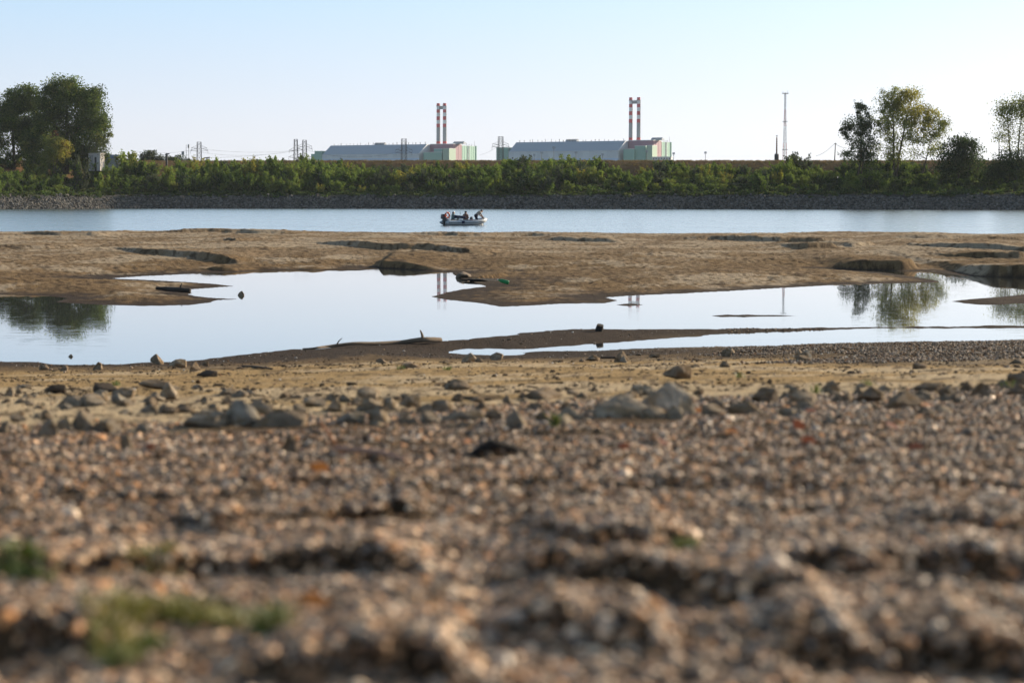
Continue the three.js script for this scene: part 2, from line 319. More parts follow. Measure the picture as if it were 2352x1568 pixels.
// ---------------------------------------------------------------- water
function waveTexture(size, tile, waves, patch) {   // slopes of many small waves that repeat over the tile
  const list = [];
  for (const [count, lmin, lmax, slope, spread, heading] of waves) for (let i = 0; i < count; i++) {
    const len = Math.exp(lerp(Math.log(lmin), Math.log(lmax), rnd())), a = heading + spread * gauss();
    const kx = Math.round(tile / len * Math.cos(a)), ky = Math.round(tile / len * Math.sin(a));
    if (kx || ky) list.push([kx, ky, rnd() * 6.283, slope / Math.sqrt(count) * 1.41, Math.hypot(kx, ky)]);
  }
  const N = 4096, SIN = new Float32Array(N); for (let i = 0; i < N; i++) SIN[i] = Math.cos(i / N * 6.283185307);
  const d = new Float32Array(size * size * 4);
  for (let j = 0; j < size; j++) for (let i = 0; i < size; i++) {
    let sx = 0, sy = 0; const u = i / size, v = j / size;
    for (const [kx, ky, ph, s, k] of list) { const c = SIN[((kx * u + ky * v) * N + ph * 652 | 0) & (N - 1)] * s / k; sx += kx * c; sy += ky * c; }
    const m = patch(u, v), n = 1 / Math.hypot(sx * m, sy * m, 1), o = (j * size + i) * 4;
    d[o] = 0.5 - 0.5 * sx * m * n; d[o + 1] = 0.5 - 0.5 * sy * m * n; d[o + 2] = 0.5 + 0.5 * n; d[o + 3] = 1;
  }
  const t = new THREE.DataTexture(d, size, size, THREE.RGBAFormat, THREE.FloatType); t.wrapS = t.wrapT = THREE.RepeatWrapping; t.magFilter = THREE.LinearFilter; t.needsUpdate = true; return t;
}
function waterSheet(name, x0, x1, d0, d1, tile, mat) {
  const g = new THREE.PlaneGeometry(x1 - x0, d1 - d0, 20, 20); g.rotateX(-Math.PI / 2); g.translate((x0 + x1) / 2, 0, -(d0 + d1) / 2);
  const p = g.attributes.position, uv = g.attributes.uv; for (let i = 0; i < p.count; i++) uv.setXY(i, p.getX(i) / tile, -p.getZ(i) / tile);
  return tag(put(name, g, mat), null, null, null, 'structure');
}
const riverWaves = waveTexture(768, 60, [[26, 0.6, 1.8, 0.008, 0.55, 1.45], [16, 2, 6, 0.007, 0.5, 1.35], [6, 8, 20, 0.004, 0.6, 1.4]], (u, v) => 0.8 + 0.55 * tileNoise(u, v, 4, 2.2) + 0.45 * tileNoise(u, v, 11, 6.2));
const pondWaves = waveTexture(768, 18, [[30, 0.13, 0.4, 0.0045, 0.3, 1.54], [10, 0.4, 1.2, 0.0012, 0.4, 1.5]], (u, v) => 0.45 + 1.2 * sstep(0.12, 0.5, tileNoise(u, v, 3, 4.4) + 0.3 * tileNoise(u, v, 9, 1.4)));
const ruffle = noiseTexture(1024, (u, v) => { const a = P.noise(u * 150, v * 11, 3.3) * 0.5 + P.noise(u * 60, v * 26, 8.3) * 0.35 + 0.35 * tileNoise(u, v, 5, 1.1); return [1, clamp(0.62 + 0.5 * a), 0]; });   // patches of smaller and larger ripples
const riverMat = new THREE.MeshPhysicalMaterial({ color: col(0.075, 0.10, 0.11), roughness: 0.4, roughnessMap: ruffle, clearcoat: 1, clearcoatRoughness: 0.22, ior: 1.333, normalMap: riverWaves, normalScale: new THREE.Vector2(1, 1) });
const pondMat = new THREE.MeshPhysicalMaterial({ color: col(0.05, 0.052, 0.046), roughness: 0.015, clearcoat: 0.6, clearcoatRoughness: 0.01, ior: 1.333, normalMap: pondWaves, normalScale: new THREE.Vector2(1, 1) });
waterSheet('river', -700, 700, 98, 640, 60, riverMat);
waterSheet('pond', -160, 160, 12, 98, 18, pondMat);

// ---------------------------------------------------------------- the far bank
const bankPx = [[-900, 430], [-400, 490], [0, 548], [150, 566], [320, 588], [700, 582], [1200, 562], [1800, 532], [2352, 502], [2900, 475], [3600, 445]];
const bankCurve = new THREE.CatmullRomCurve3(bankPx.map(([u, d]) => V3(acrossAt(u, d), 0, -d)), false, 'centripetal');
const bankPts = bankCurve.getSpacedPoints(420), bankLen = bankCurve.getLength();
const bankIn = bankPts.map((p, i) => { const t = bankPts[Math.min(420, i + 1)].clone().sub(bankPts[Math.max(0, i - 1)]); return V3(t.z, 0, -t.x).normalize(); });   // away from the water
function bankAt(u) {   // the index of the bank point in the photograph's column u
  const k = (u - CU) / FOC; let best = 0, e = 1e9; bankPts.forEach((p, i) => { const w = Math.abs(p.x / -p.z - k); if (w < e) { e = w; best = i; } }); return best;
}
const profile = [[-6, -1.2], [0, 0], [2, 1.3], [4, 2.65], [5.8, 3.8], [11, 4.5], [20, 6.0], [27, 7.6], [34, 8.6], [44, 9.0]];
function profileAt(o) { let i = 0; while (i < profile.length - 2 && o > profile[i + 1][0]) i++; return lerp(profile[i][1], profile[i + 1][1], clamp((o - profile[i][0]) / (profile[i + 1][0] - profile[i][0]))); }
function bankPoint(i, o) { i = clamp(i, 0, 420); const a = Math.floor(i), b = Math.min(420, a + 1), p = bankPts[a].clone().lerp(bankPts[b], i - a).addScaledVector(bankIn[a], o); p.y = profileAt(o); return p; }
function ribbon(name, offs, heightAt, colour, mat) {
  const pos = [], cl = [], uv = [], idx = [], n = offs.length;
  for (let i = 0; i <= 420; i++) for (let k = 0; k < n; k++) {
    const o = offs[k], p = bankPts[i].clone().addScaledVector(bankIn[i], o), y = heightAt(o, -p.z, p.x); pos.push(p.x, y, p.z); uv.push(p.x, o); cl.push(...colour(p.x, o, y));
    if (i < 420 && k < n - 1) { const a = i * n + k; idx.push(a, a + n, a + 1, a + 1, a + n, a + n + 1); }
  }
  const g = new THREE.BufferGeometry(); g.setAttribute('position', new THREE.Float32BufferAttribute(pos, 3)); g.setAttribute('uv', new THREE.Float32BufferAttribute(uv, 2)); g.setAttribute('color', new THREE.Float32BufferAttribute(cl, 3)); g.setIndex(idx); g.computeVertexNormals();
  return tag(put(name, g, mat), null, null, null, 'structure');
}
const bankMat = new THREE.MeshPhysicalMaterial({ specularIntensity: 0.15, vertexColors: true, roughness: 0.95, map: rep(grainMap, 0.15) });
const offs1 = []; for (let o = -6; o <= 44; o += 1) offs1.push(o);
ribbon('far_bank', offs1, (o, d, x) => profileAt(o) + 0.25 * n3(x * 0.3, o * 0.3), (x, o) => mixc([0.08, 0.078, 0.075], mixc([0.05, 0.07, 0.025], [0.11, 0.09, 0.05], sstep(-0.1, 0.4, fbm(x * 0.12, o * 0.2))), sstep(6, 8, o + 2 * n3(x * 0.1, 2))), bankMat);
const leveeTop = (d) => EYE + 90.5 / FOC * d;
const offs2 = [43, 44.5, 47, 49, 51, 53, 55, 57, 58.5, 59.5, 61, 64, 66, 70, 80, 90];
ribbon('levee', offs2, (o, d, x) => { const dc = d - 0; const top = leveeTop(dc); const k = o < 59.5 ? sstep(42, 61, o) ** 0.85 : o < 64 ? 1 : 1 - sstep(64, 90, o) * 0.5; return lerp(8.9, top, k) + 0.12 * n3(x * 0.25, o * 0.4) * (o < 58 ? 1 : 0.6); },
  (x, o) => mixc([0.20, 0.115, 0.06], [0.14, 0.10, 0.045], clamp(sstep(-0.2, 0.3, fbm(x * 0.05, o * 0.3, 3)) + 0.4 * n3(x * 0.9, o))), bankMat);
{ const g = new THREE.PlaneGeometry(9000, 5400, 1, 1); g.rotateX(-Math.PI / 2); g.translate(0, 7.6, -3340); tag(put('plain', g, std(col(0.12, 0.11, 0.05), 1)), null, null, null, 'structure'); }

// ---------------------------------------------------------------- stones
function rockShape(detail, cuts, rough) {
  let g = new THREE.IcosahedronGeometry(1, detail); g.deleteAttribute('uv'); g.deleteAttribute('normal'); g = mergeVertices(g, 1e-4);
  const p = g.attributes.position, v = V3(0, 0, 0), planes = [];
  for (let i = 0; i < cuts; i++) planes.push([V3(gauss(), gauss(), gauss()).normalize(), rr(0.5, 0.95)]);
  for (let i = 0, a0 = rnd() * 6.28; i < 5; i++) { const a = a0 + i * 1.2566 + 0.5 * gauss(), e = rr(0.55, 1.35); planes.push([V3(Math.cos(a) * Math.cos(e), Math.sin(e), Math.sin(a) * Math.cos(e)), rr(0.34, 0.8)]); }   // the slanting upper faces
  planes.push([V3(0.15 * gauss(), -1, 0.15 * gauss()).normalize(), 0.35]);
  const off = rnd() * 50;
  for (let i = 0; i < p.count; i++) {   // a broken block: the ball cut back to flat faces, then worn
    v.fromBufferAttribute(p, i).normalize(); let r = 1.25, r2 = 1.25;
    for (const [n, h] of planes) { const k = v.dot(n); if (k > 0.05) { const t = h / k; if (t < r) { r2 = r; r = t; } else if (t < r2) r2 = t; } }
    r -= 0.05 * Math.exp(-(r2 - r) / 0.05);   // worn edges
    r *= 1 + rough * (n3(v.x * 2.3 + off, v.y * 2.3, v.z * 2.3) + 0.6 * n3(v.x * 6 + off, v.y * 6, v.z * 6) + 0.35 * n3(v.x * 14 + off, v.y * 14, v.z * 14));
    p.setXYZ(i, v.x * r, v.y * r, v.z * r);
  }
  g.computeBoundingBox(); const b = g.boundingBox, s = b.getSize(V3(0, 0, 0));
  g.translate(-(b.min.x + b.max.x) / 2, -b.min.y, -(b.min.z + b.max.z) / 2); g.scale(1 / s.x, 1 / s.y, 1 / s.z);
  const c = []; for (let i = 0; i < p.count; i++) { const t = 0.84 + 0.34 * n3(p.getX(i) * 3 + off, p.getY(i) * 3, p.getZ(i) * 3) + 0.16 * n3(p.getX(i) * 11, p.getY(i) * 11 + off, p.getZ(i) * 11); const mud = sstep(0.05, 0.22, n3(p.getX(i) * 2.2 + off, p.getY(i) * 3.4 + 3, p.getZ(i) * 2.2) + 0.5 * n3(p.getX(i) * 7, p.getY(i) * 7 + off, p.getZ(i) * 7)); c.push(t * lerp(1, 0.82, mud), t * lerp(0.99, 0.72, mud), t * lerp(0.965, 0.58, mud)); }
  g.setAttribute('color', new THREE.Float32BufferAttribute(c, 3));
  g = toCreasedNormals(g, 0.6);
  const q = g.attributes.position, uv = []; for (let i = 0; i < q.count; i++) uv.push(q.getX(i) * 1.7 + q.getZ(i), q.getY(i) * 1.3 + q.getZ(i) * 0.8);
  g.setAttribute('uv', new THREE.Float32BufferAttribute(uv, 2));
  return g;
}
{ // stones piled on the far bank, too many and too small to count
  const shapes = [0, 1, 2].map(() => rockShape(0, 7, 0.08)), mat = new THREE.MeshStandardMaterial({ color: col(1, 1, 1), roughness: 0.95, vertexColors: true });
  const holder = tag(thing('riprap_stones'), 'grey stones piled along the foot of the far bank', 'stones', null, 'stuff');
  shapes.forEach((g) => {
    const n = 6500, im = new THREE.InstancedMesh(g, mat, n), m = new THREE.Matrix4(), q = new THREE.Quaternion(), c = new THREE.Color();
    for (let k = 0; k < n; k++) {
      const i = rr(60, 360), o = rr(-0.4, 5.0 + 1.6 * n3(i * 0.23, 3.3) + 0.8 * n3(i * 0.9, 8.3)) + (rnd() < 0.05 ? rr(0, 2.0) : 0) - (rnd() < 0.02 ? 1 : 0), p = bankPoint(i, o), s = Math.exp(rr(-1.05, -0.25));
      q.setFromEuler(new THREE.Euler(rr(-0.5, 0.5), rnd() * 6.28, rr(-0.5, 0.5)));
      p.y += 0.2 * n3(p.x * 0.3, o * 0.3) - 0.1 * s; m.compose(p, q, V3(s * rr(0.9, 1.5), s * rr(0.6, 1.0), s * rr(0.8, 1.2))); im.setMatrixAt(k, m);
      const t = rr(0.04, 0.21); im.setColorAt(k, c.setRGB(t, t * 0.96, t * 0.9));
    }
    im.name = 'stone_pile'; im.castShadow = im.receiveShadow = true; im.userData.kind = 'stuff'; holder.add(im);
  });
}

// ---------------------------------------------------------------- trees and shrubs
class Leaves {
  constructor() { this.pos = []; this.col = []; this.nor = []; }
  add(x, y, z, s, c, up = 0.3) {   // a small pointed leaf clump of two faces
    let ax = gauss(), ay = gauss() + up, az = gauss(); const l = Math.hypot(ax, ay, az) || 1; ax /= l; ay /= l; az /= l;
    let bx = gauss(), by = gauss(), bz = gauss(); const k = ax * bx + ay * by + az * bz; bx -= k * ax; by -= k * ay; bz -= k * az; const m = Math.hypot(bx, by, bz) || 1; bx /= m; by /= m; bz /= m;
    const w = s * 0.36, nx = ay * bz - az * by, ny = az * bx - ax * bz, nz = ax * by - ay * bx, f = s * 0.12;
    const A = [x - ax * s * 0.5, y - ay * s * 0.5, z - az * s * 0.5], B = [x + ax * s * 0.5, y + ay * s * 0.5, z + az * s * 0.5], C = [x + bx * w + nx * f, y + by * w + ny * f, z + bz * w + nz * f], D = [x - bx * w + nx * f, y - by * w + ny * f, z - bz * w + nz * f];
    this.pos.push(...A, ...C, ...B, ...A, ...B, ...D);
    for (let i = 0; i < 6; i++) { this.col.push(c[0], c[1], c[2]); }
  }
  geo() { const g = new THREE.BufferGeometry(); g.setAttribute('position', new THREE.Float32BufferAttribute(this.pos, 3)); g.setAttribute('color', new THREE.Float32BufferAttribute(this.col, 3)); g.computeVertexNormals(); return g; }
}
const leafMat = new THREE.MeshPhysicalMaterial({ vertexColors: true, roughness: 0.9, transmission: 0.5, thickness: 0, ior: 1.3, specularIntensity: 0.3, side: THREE.DoubleSide });
const barkMat = std(col(0.085, 0.068, 0.052), 0.95), paleBark = std(col(0.17, 0.15, 0.125), 0.95);
const PAL = {
  dark: [[0.048, 0.078, 0.02], [0.065, 0.10, 0.026], [0.036, 0.06, 0.02]],
  mid: [[0.12, 0.18, 0.032], [0.15, 0.21, 0.036], [0.095, 0.15, 0.03]],
  light: [[0.20, 0.265, 0.045], [0.23, 0.285, 0.05], [0.17, 0.24, 0.045]],
  yellow: [[0.31, 0.28, 0.045], [0.36, 0.31, 0.05], [0.25, 0.25, 0.045]],
  olive: [[0.19, 0.215, 0.045], [0.23, 0.24, 0.05], [0.15, 0.18, 0.04]],
  poplar: [[0.085, 0.125, 0.028], [0.11, 0.155, 0.034], [0.065, 0.10, 0.025], [0.13, 0.17, 0.036]],
  grey: [[0.075, 0.095, 0.05], [0.09, 0.11, 0.06], [0.06, 0.08, 0.045]],
  rust: [[0.2, 0.1, 0.04], [0.16, 0.09, 0.035], [0.12, 0.1, 0.04]],
};
const pick = (a) => a[Math.floor(rnd() * a.length)];
function shade(pal, v = 0.18) { const c = pick(PAL[pal]), k = 1 + v * gauss(); return [c[0] * k, c[1] * k, c[2] * k]; }
function tree(name, label, group, d, trunks, lobes, o) {
  // trunks: [u base, v base, u top, v top, radius]; lobes: [u, v, ru, rv, share of leaves, palette]; measured on the photograph at distance d
  const px = d / FOC, baseU = trunks[0][0], ground = levelAt(trunks[0][1], d), root = thing(name, V3(acrossAt(baseU, d), ground, -d));
  const X = (u) => (u - baseU) * px, Y = (v) => levelAt(v, d) - ground;
  const wood = [], leaves = new Leaves(), limbs = [];
  for (const [ub, vb, ut, vt, r] of trunks) {
    const a = V3(X(ub), Y(vb) - 1, rr(-0.5, 0.5)), b = V3(X(ut), Y(vt), rr(-1.5, 1.5)), pts = [], rad = [], bend = rr(-1, 1) * 0.03 * a.distanceTo(b);
    for (let i = 0; i <= 10; i++) { const t = i / 10, p = a.clone().lerp(b, t); p.x += bend * Math.sin(t * 3.1) + 0.25 * n3(t * 4, r * 9); p.z += bend * Math.sin(t * 2.4); pts.push(p); rad.push(r * (1 - 0.82 * t) * (1 + 0.45 * Math.exp(-t * 14))); }
    wood.push(taperTube(pts, rad, 8)); limbs.push({ pts, rad });
  }
  for (const [u, v, ru, rv, share, pal] of lobes) {
    const c = V3(X(u), Y(v), rr(-0.25, 0.25) * ru * px), R = V3(ru * px, rv * px, (ru * 0.5 + rv * 0.5) * px * 0.95), N = Math.round(o.leaves * share * 2.5), K = Math.max(6, Math.round(N / (o.perClump ?? 60)));
    for (let k = 0; k < K; k++) {
      const w = V3(gauss(), gauss(), gauss()).normalize().multiplyScalar(Math.pow(rr(o.core ?? 0.12, 1), 0.45)), e = V3(c.x + w.x * R.x, c.y + w.y * R.y, c.z + w.z * R.z);
      // a limb from the nearest trunk point below to the clump
      if (k < (o.limbs ?? 10)) {
        let best = null, bd = 1e9; for (const l of limbs) l.pts.forEach((p, i) => { if (i < 2 || p.y > e.y - 0.2) return; const q = p.distanceTo(e) + 0.35 * Math.abs(e.y - p.y); if (q < bd) { bd = q; best = { p, r: l.rad[i] }; } });
        if (best) {
          const m = best.p.clone().lerp(e, 0.5); m.y += 0.12 * bd; const n = 6, pts = [], rad = [];
          for (let i = 0; i <= n; i++) { const t = i / n, q = best.p.clone().multiplyScalar((1 - t) ** 2).addScaledVector(m, 2 * t * (1 - t)).addScaledVector(e, t * t); q.x += 0.12 * n3(i, k * 3.1, bd); q.z += 0.12 * n3(k * 2.7, i, bd); pts.push(q); rad.push(Math.max(0.035, Math.min(best.r, 0.2) * (o.limbR ?? 0.62) * (1 - 0.85 * t))); }
          wood.push(taperTube(pts, rad, 5, false));
          limbs.push({ pts: pts.slice(2), rad: rad.slice(2) });
        }
      }
      const cs = (o.clump ?? 0.24) * Math.min(R.x, R.y) * rr(0.55, 1.25), tone = 1 + 0.22 * gauss(), p2 = rnd() < (o.mix ?? 0) ? o.mixPal : pal;
      for (let i = 0, n = Math.round(N / K * rr(0.6, 1.4)); i < n; i++) { const l = shade(p2, 0.15); leaves.add(e.x + cs * gauss() * 1.05, e.y + cs * gauss() * 0.8, e.z + cs * gauss(), (o.leaf ?? 0.5) * rr(0.55, 1.2), [l[0] * tone, l[1] * tone, l[2] * tone], 0.1); }
    }
  }
  put('trunk', mergeGeometries(wood), o.bark ?? barkMat, root); put('crown', leaves.geo(), leafMat, root);
  return tag(root, label, 'tree', group);
}
const DL = 612, DR = 545;
tree('poplar_tree', 'tallest broad dark green poplar beside the grey concrete hut', null, DL, [[150, 392, 152, 200, 0.75], [152, 388, 200, 225, 0.5], [148, 388, 118, 240, 0.45]],
  [[150, 208, 42, 34, 0.16, 'poplar'], [120, 230, 34, 36, 0.1, 'poplar'], [170, 250, 62, 48, 0.2, 'poplar'], [212, 225, 30, 32, 0.1, 'poplar'], [222, 280, 32, 44, 0.14, 'poplar'], [125, 290, 40, 52, 0.14, 'poplar'], [190, 320, 52, 40, 0.16, 'poplar'], [150, 340, 50, 36, 0.12, 'poplar'], [235, 310, 18, 30, 0.04, 'olive'], [90, 330, 34, 44, 0.12, 'poplar'], [200, 360, 46, 24, 0.1, 'poplar'], [130, 372, 60, 20, 0.1, 'poplar']],
  { leaves: 17000, leaf: 0.6, limbs: 12, clump: 0.25, perClump: 110, mix: 0.1, mixPal: 'olive' });
tree('poplar_tree', 'dark green poplar growing beside the curved white roof', null, DL + 6, [[32, 392, 30, 235, 0.6], [66, 392, 62, 225, 0.5]],
  [[62, 228, 30, 30, 0.15, 'poplar'], [25, 250, 34, 42, 0.18, 'poplar'], [75, 270, 26, 40, 0.12, 'poplar'], [20, 305, 44, 45, 0.2, 'poplar'], [65, 320, 34, 42, 0.16, 'poplar'], [-40, 280, 46, 60, 0.2, 'poplar'], [40, 366, 60, 22, 0.14, 'poplar'], [95, 300, 24, 44, 0.1, 'poplar']],
  { leaves: 15000, leaf: 0.6, limbs: 12, clump: 0.25, perClump: 110 });
tree('young_tree', 'small yellowing tree with orange leaf tips below the tall poplar', null, DL - 14, [[122, 396, 124, 318, 0.16], [124, 394, 140, 330, 0.12]],
  [[124, 330, 22, 26, 0.3, 'olive'], [112, 355, 26, 22, 0.3, 'olive'], [142, 345, 22, 24, 0.25, 'yellow'], [150, 335, 10, 22, 0.08, 'rust'], [126, 312, 8, 12, 0.06, 'rust']], { leaves: 2600, leaf: 0.45, limbs: 7, clump: 0.28 });
tree('bare_thorn_tree', 'grey twiggy half bare tree leaning beside the concrete hut', null, DL - 4, [[214, 392, 222, 318, 0.16], [216, 392, 240, 330, 0.12]],
  [[222, 330, 26, 24, 0.4, 'grey'], [238, 345, 16, 22, 0.3, 'grey'], [200, 345, 20, 22, 0.3, 'grey']], { leaves: 1100, leaf: 0.34, limbs: 14, clump: 0.4 });
tree('dark_narrow_tree', 'narrow dark blue-green tree touching the yellow-green poplar', null, DR, [[1972, 402, 1976, 248, 0.3], [1978, 402, 1990, 300, 0.2]],
  [[1978, 252, 18, 22, 0.12, 'dark'], [1972, 285, 28, 28, 0.2, 'dark'], [1955, 300, 26, 22, 0.14, 'dark'], [1985, 320, 30, 34, 0.2, 'dark'], [1962, 350, 36, 26, 0.2, 'dark'], [1995, 365, 24, 26, 0.12, 'dark'], [1938, 302, 12, 10, 0.03, 'dark']],
  { leaves: 4200, leaf: 0.46, limbs: 12, clump: 0.26, perClump: 90 });
tree('yellowing_poplar', 'tall yellow-green poplar with forked trunk showing through its crown', null, DR + 3, [[2052, 410, 2045, 215, 0.42], [2056, 410, 2095, 215, 0.4], [2118, 400, 2140, 300, 0.26]],
  [[2050, 232, 34, 30, 0.12, 'olive'], [2085, 240, 38, 36, 0.16, 'yellow'], [2022, 270, 26, 34, 0.09, 'olive'], [2060, 290, 46, 40, 0.15, 'olive'], [2115, 270, 40, 36, 0.15, 'yellow'], [2145, 290, 30, 34, 0.12, 'olive'], [2120, 330, 48, 36, 0.12, 'olive'], [2040, 345, 36, 36, 0.08, 'olive']],
  { leaves: 8600, leaf: 0.46, limbs: 22, clump: 0.24, perClump: 100, bark: barkMat });
tree('bushy_tree', 'low dark round-headed tree between the two yellow-green poplars', null, DR - 6, [[2205, 425, 2202, 335, 0.25], [2210, 425, 2235, 350, 0.2]],
  [[2200, 342, 34, 30, 0.24, 'dark'], [2225, 345, 30, 28, 0.18, 'dark'], [2180, 372, 34, 30, 0.2, 'dark'], [2225, 385, 40, 34, 0.22, 'dark'], [2190, 410, 34, 26, 0.16, 'dark']], { leaves: 5200, leaf: 0.5, limbs: 8, clump: 0.3 });
tree('thin_poplar', 'thin half bare yellow-green poplar with many upright limbs', null, DR - 12, [[2330, 415, 2310, 262, 0.3], [2334, 415, 2345, 235, 0.32], [2350, 415, 2375, 245, 0.3]],
  [[2340, 245, 34, 26, 0.22, 'olive'], [2308, 262, 26, 28, 0.16, 'olive'], [2375, 260, 34, 40, 0.25, 'olive'], [2300, 300, 24, 30, 0.08, 'olive'], [2345, 320, 40, 34, 0.12, 'olive'], [2390, 320, 40, 40, 0.2, 'olive']], { leaves: 3800, leaf: 0.46, limbs: 26, clump: 0.4, limbR: 0.5 });
tree('bushy_tree', 'dark leafy bush tree at the foot of the thin half bare poplar', null, DR - 16, [[2322, 425, 2318, 360, 0.18], [2326, 425, 2345, 365, 0.18]],
  [[2312, 372, 28, 26, 0.3, 'dark'], [2345, 380, 34, 36, 0.4, 'dark'], [2285, 395, 26, 22, 0.3, 'dark']], { leaves: 3600, leaf: 0.5, limbs: 8, clump: 0.32 });

// shrubs: prototypes one metre tall, then one clone for each shrub on the bank
function shrubProto(pals, n, wide) {
  const g = new THREE.Group(), wood = [], L = new Leaves(), stems = 19;
  for (let s = 0; s < stems; s++) {
    const a = rnd() * 6.28, r = rr(0.05, 0.66) * wide, top = V3(Math.cos(a) * r, rr(0.5, 1.05) - 0.3 * r * r, Math.sin(a) * r), b = V3(Math.cos(a) * 0.06, 0, Math.sin(a) * 0.06), m = b.clone().lerp(top, 0.5).add(V3(-Math.cos(a) * 0.05, 0.08, -Math.sin(a) * 0.05)), pal = pick(pals), tone = 1 + 0.1 * gauss();
    const pts = [b, m, top]; wood.push(taperTube(pts, [0.012, 0.009, 0.003], 4, false));
    for (let i = 0; i < n / stems; i++) {
      const t = Math.pow(rnd(), 0.62), p = b.clone().multiplyScalar((1 - t) ** 2).addScaledVector(m, 2 * t * (1 - t)).addScaledVector(top, t * t), w = 0.115 * (1.15 - 0.85 * t), c = shade(pal, 0.16);
      L.add(p.x + w * gauss(), Math.max(0.01, p.y + 0.05 * gauss()), p.z + w * gauss(), rr(0.05, 0.105), [c[0] * tone, c[1] * tone, c[2] * tone], 1.0);
    }
  }
  const f = new THREE.Mesh(L.geo(), leafMat), st = new THREE.Mesh(mergeGeometries(wood), barkMat);
  f.name = 'foliage'; st.name = 'stem'; for (const x of [f, st]) { x.castShadow = x.receiveShadow = true; g.add(x); }
  return g;
}
const kinds = {
  green: { protos: [0, 1, 2].map(() => shrubProto(['mid', 'mid', 'light'], 2100, 1)), name: 'green_shrub', label: 'green willow shrub in the thicket along the far bank' },
  light: { protos: [0, 1].map(() => shrubProto(['light', 'light', 'olive'], 2100, 1)), name: 'pale_shrub', label: 'bright yellowish-green willow shrub in the far bank thicket' },
  yellow: { protos: [0, 1].map(() => shrubProto(['yellow', 'olive', 'light'], 1800, 0.8)), name: 'yellow_shrub', label: 'yellowing autumn shrub among the green far bank thicket' },
  dark: { protos: [0, 1].map(() => shrubProto(['dark', 'dark', 'mid'], 2200, 1)), name: 'dark_shrub', label: 'dark green shrub in the far bank thicket' },
  grey: { protos: [0, 1].map(() => shrubProto(['grey', 'grey', 'mid'], 2000, 1)), name: 'grey_shrub', label: 'dull grey-green shrub in the far bank thicket' },
};
function shrub(kind, u, off, h, wide = 1) {
  const k = kinds[kind], src = pick(k.protos), o = src.clone(); o.name = numbered(k.name); scene.add(o);
  const p = bankPoint(bankAt(u), off); o.position.copy(p); o.position.y -= 0.15; o.rotation.y = rnd() * 6.28; const w = h * rr(0.9, 1.45) * wide; o.scale.set(w, h, w);
  return tag(o, k.label, 'shrub', kind + ' shrubs along the far bank');
}
const topV = [[-200, 372], [0, 374], [60, 378], [185, 390], [250, 392], [276, 366], [310, 362], [360, 374], [440, 376], [600, 374], [660, 380], [720, 384], [800, 388], [900, 386], [1000, 388], [1040, 386], [1075, 367], [1110, 384], [1150, 386], [1185, 368], [1215, 376], [1250, 372], [1285, 384], [1310, 396], [1390, 394], [1432, 367], [1470, 392], [1556, 378], [1590, 392], [1640, 396], [1690, 384], [1722, 366], [1760, 384], [1800, 392], [1860, 380], [1920, 376], [1960, 372], [2040, 396], [2150, 404], [2352, 404], [2500, 400]];
const topAt = (u) => { let i = 0; while (i < topV.length - 2 && u > topV[i + 1][0]) i++; return lerp(topV[i][1], topV[i + 1][1], clamp((u - topV[i][0]) / (topV[i + 1][0] - topV[i][0]))); };
const mixOf = (u) => { const r = rnd(); if (u > 1850) return r < 0.65 ? 'dark' : r < 0.8 ? 'grey' : 'green'; if (u < 240) return r < 0.45 ? 'green' : r < 0.7 ? 'dark' : r < 0.85 ? 'grey' : 'light'; if (u < 720) return r < 0.3 ? 'light' : r < 0.55 ? 'green' : r < 0.72 ? 'yellow' : r < 0.86 ? 'grey' : 'dark'; return r < 0.38 ? 'green' : r < 0.58 ? 'light' : r < 0.7 ? 'yellow' : r < 0.85 ? 'dark' : 'grey'; };
for (const [off, step, jitter] of [[41, 22, 4], [31, 26, 3.5], [22, 30, 3.5], [13, 30, 3]]) for (let u = -90; u < 2450; u += step * rr(0.8, 1.2)) {
  if (off > 30 && u > 186 && u < 262) continue;   // the clearing in front of the hut
  const o = off + rr(-jitter, jitter), p = bankPoint(bankAt(u), o), tv = topAt(u) + (off === 41 ? rr(-3, 8) : off === 31 ? rr(4, 16) : off === 22 ? rr(16, 34) : rr(34, 52));
  const h = clamp((levelAt(tv - 3, -p.z) - p.y) * 1.22 + 0.3, 2.0, 9); shrub(mixOf(u), u, o, h * rr(0.82, 1.15), h > 5 ? 0.85 : 1.05);
}
for (const [u, off, h, k] of [[1068, 37, 5.6, 'light'], [1084, 36, 4.8, 'green'], [1182, 36, 5.4, 'dark'], [1192, 34, 4.6, 'green'], [1236, 37, 5.2, 'green'], [1432, 36, 5.6, 'dark'], [1440, 33, 4.2, 'dark'], [1720, 36, 5.4, 'light'], [1735, 33, 4.4, 'green'], [1556, 36, 5, 'dark'], [300, 30, 5, 'green'], [196, 26, 3.6, 'green'], [208, 28, 3.9, 'green'], [225, 28, 3.7, 'dark'], [214, 22, 3.4, 'light'], [240, 25, 3.0, 'light'], [262, 27, 4.4, 'grey'], [330, 28, 5, 'dark'], [20, 14, 3, 'green'], [70, 13, 3, 'green'], [140, 12, 2.4, 'green'], [205, 12, 2.2, 'light'], [110, 16, 3.4, 'green'], [172, 18, 3.6, 'dark']]) shrub(k, u, off, h, 0.9);
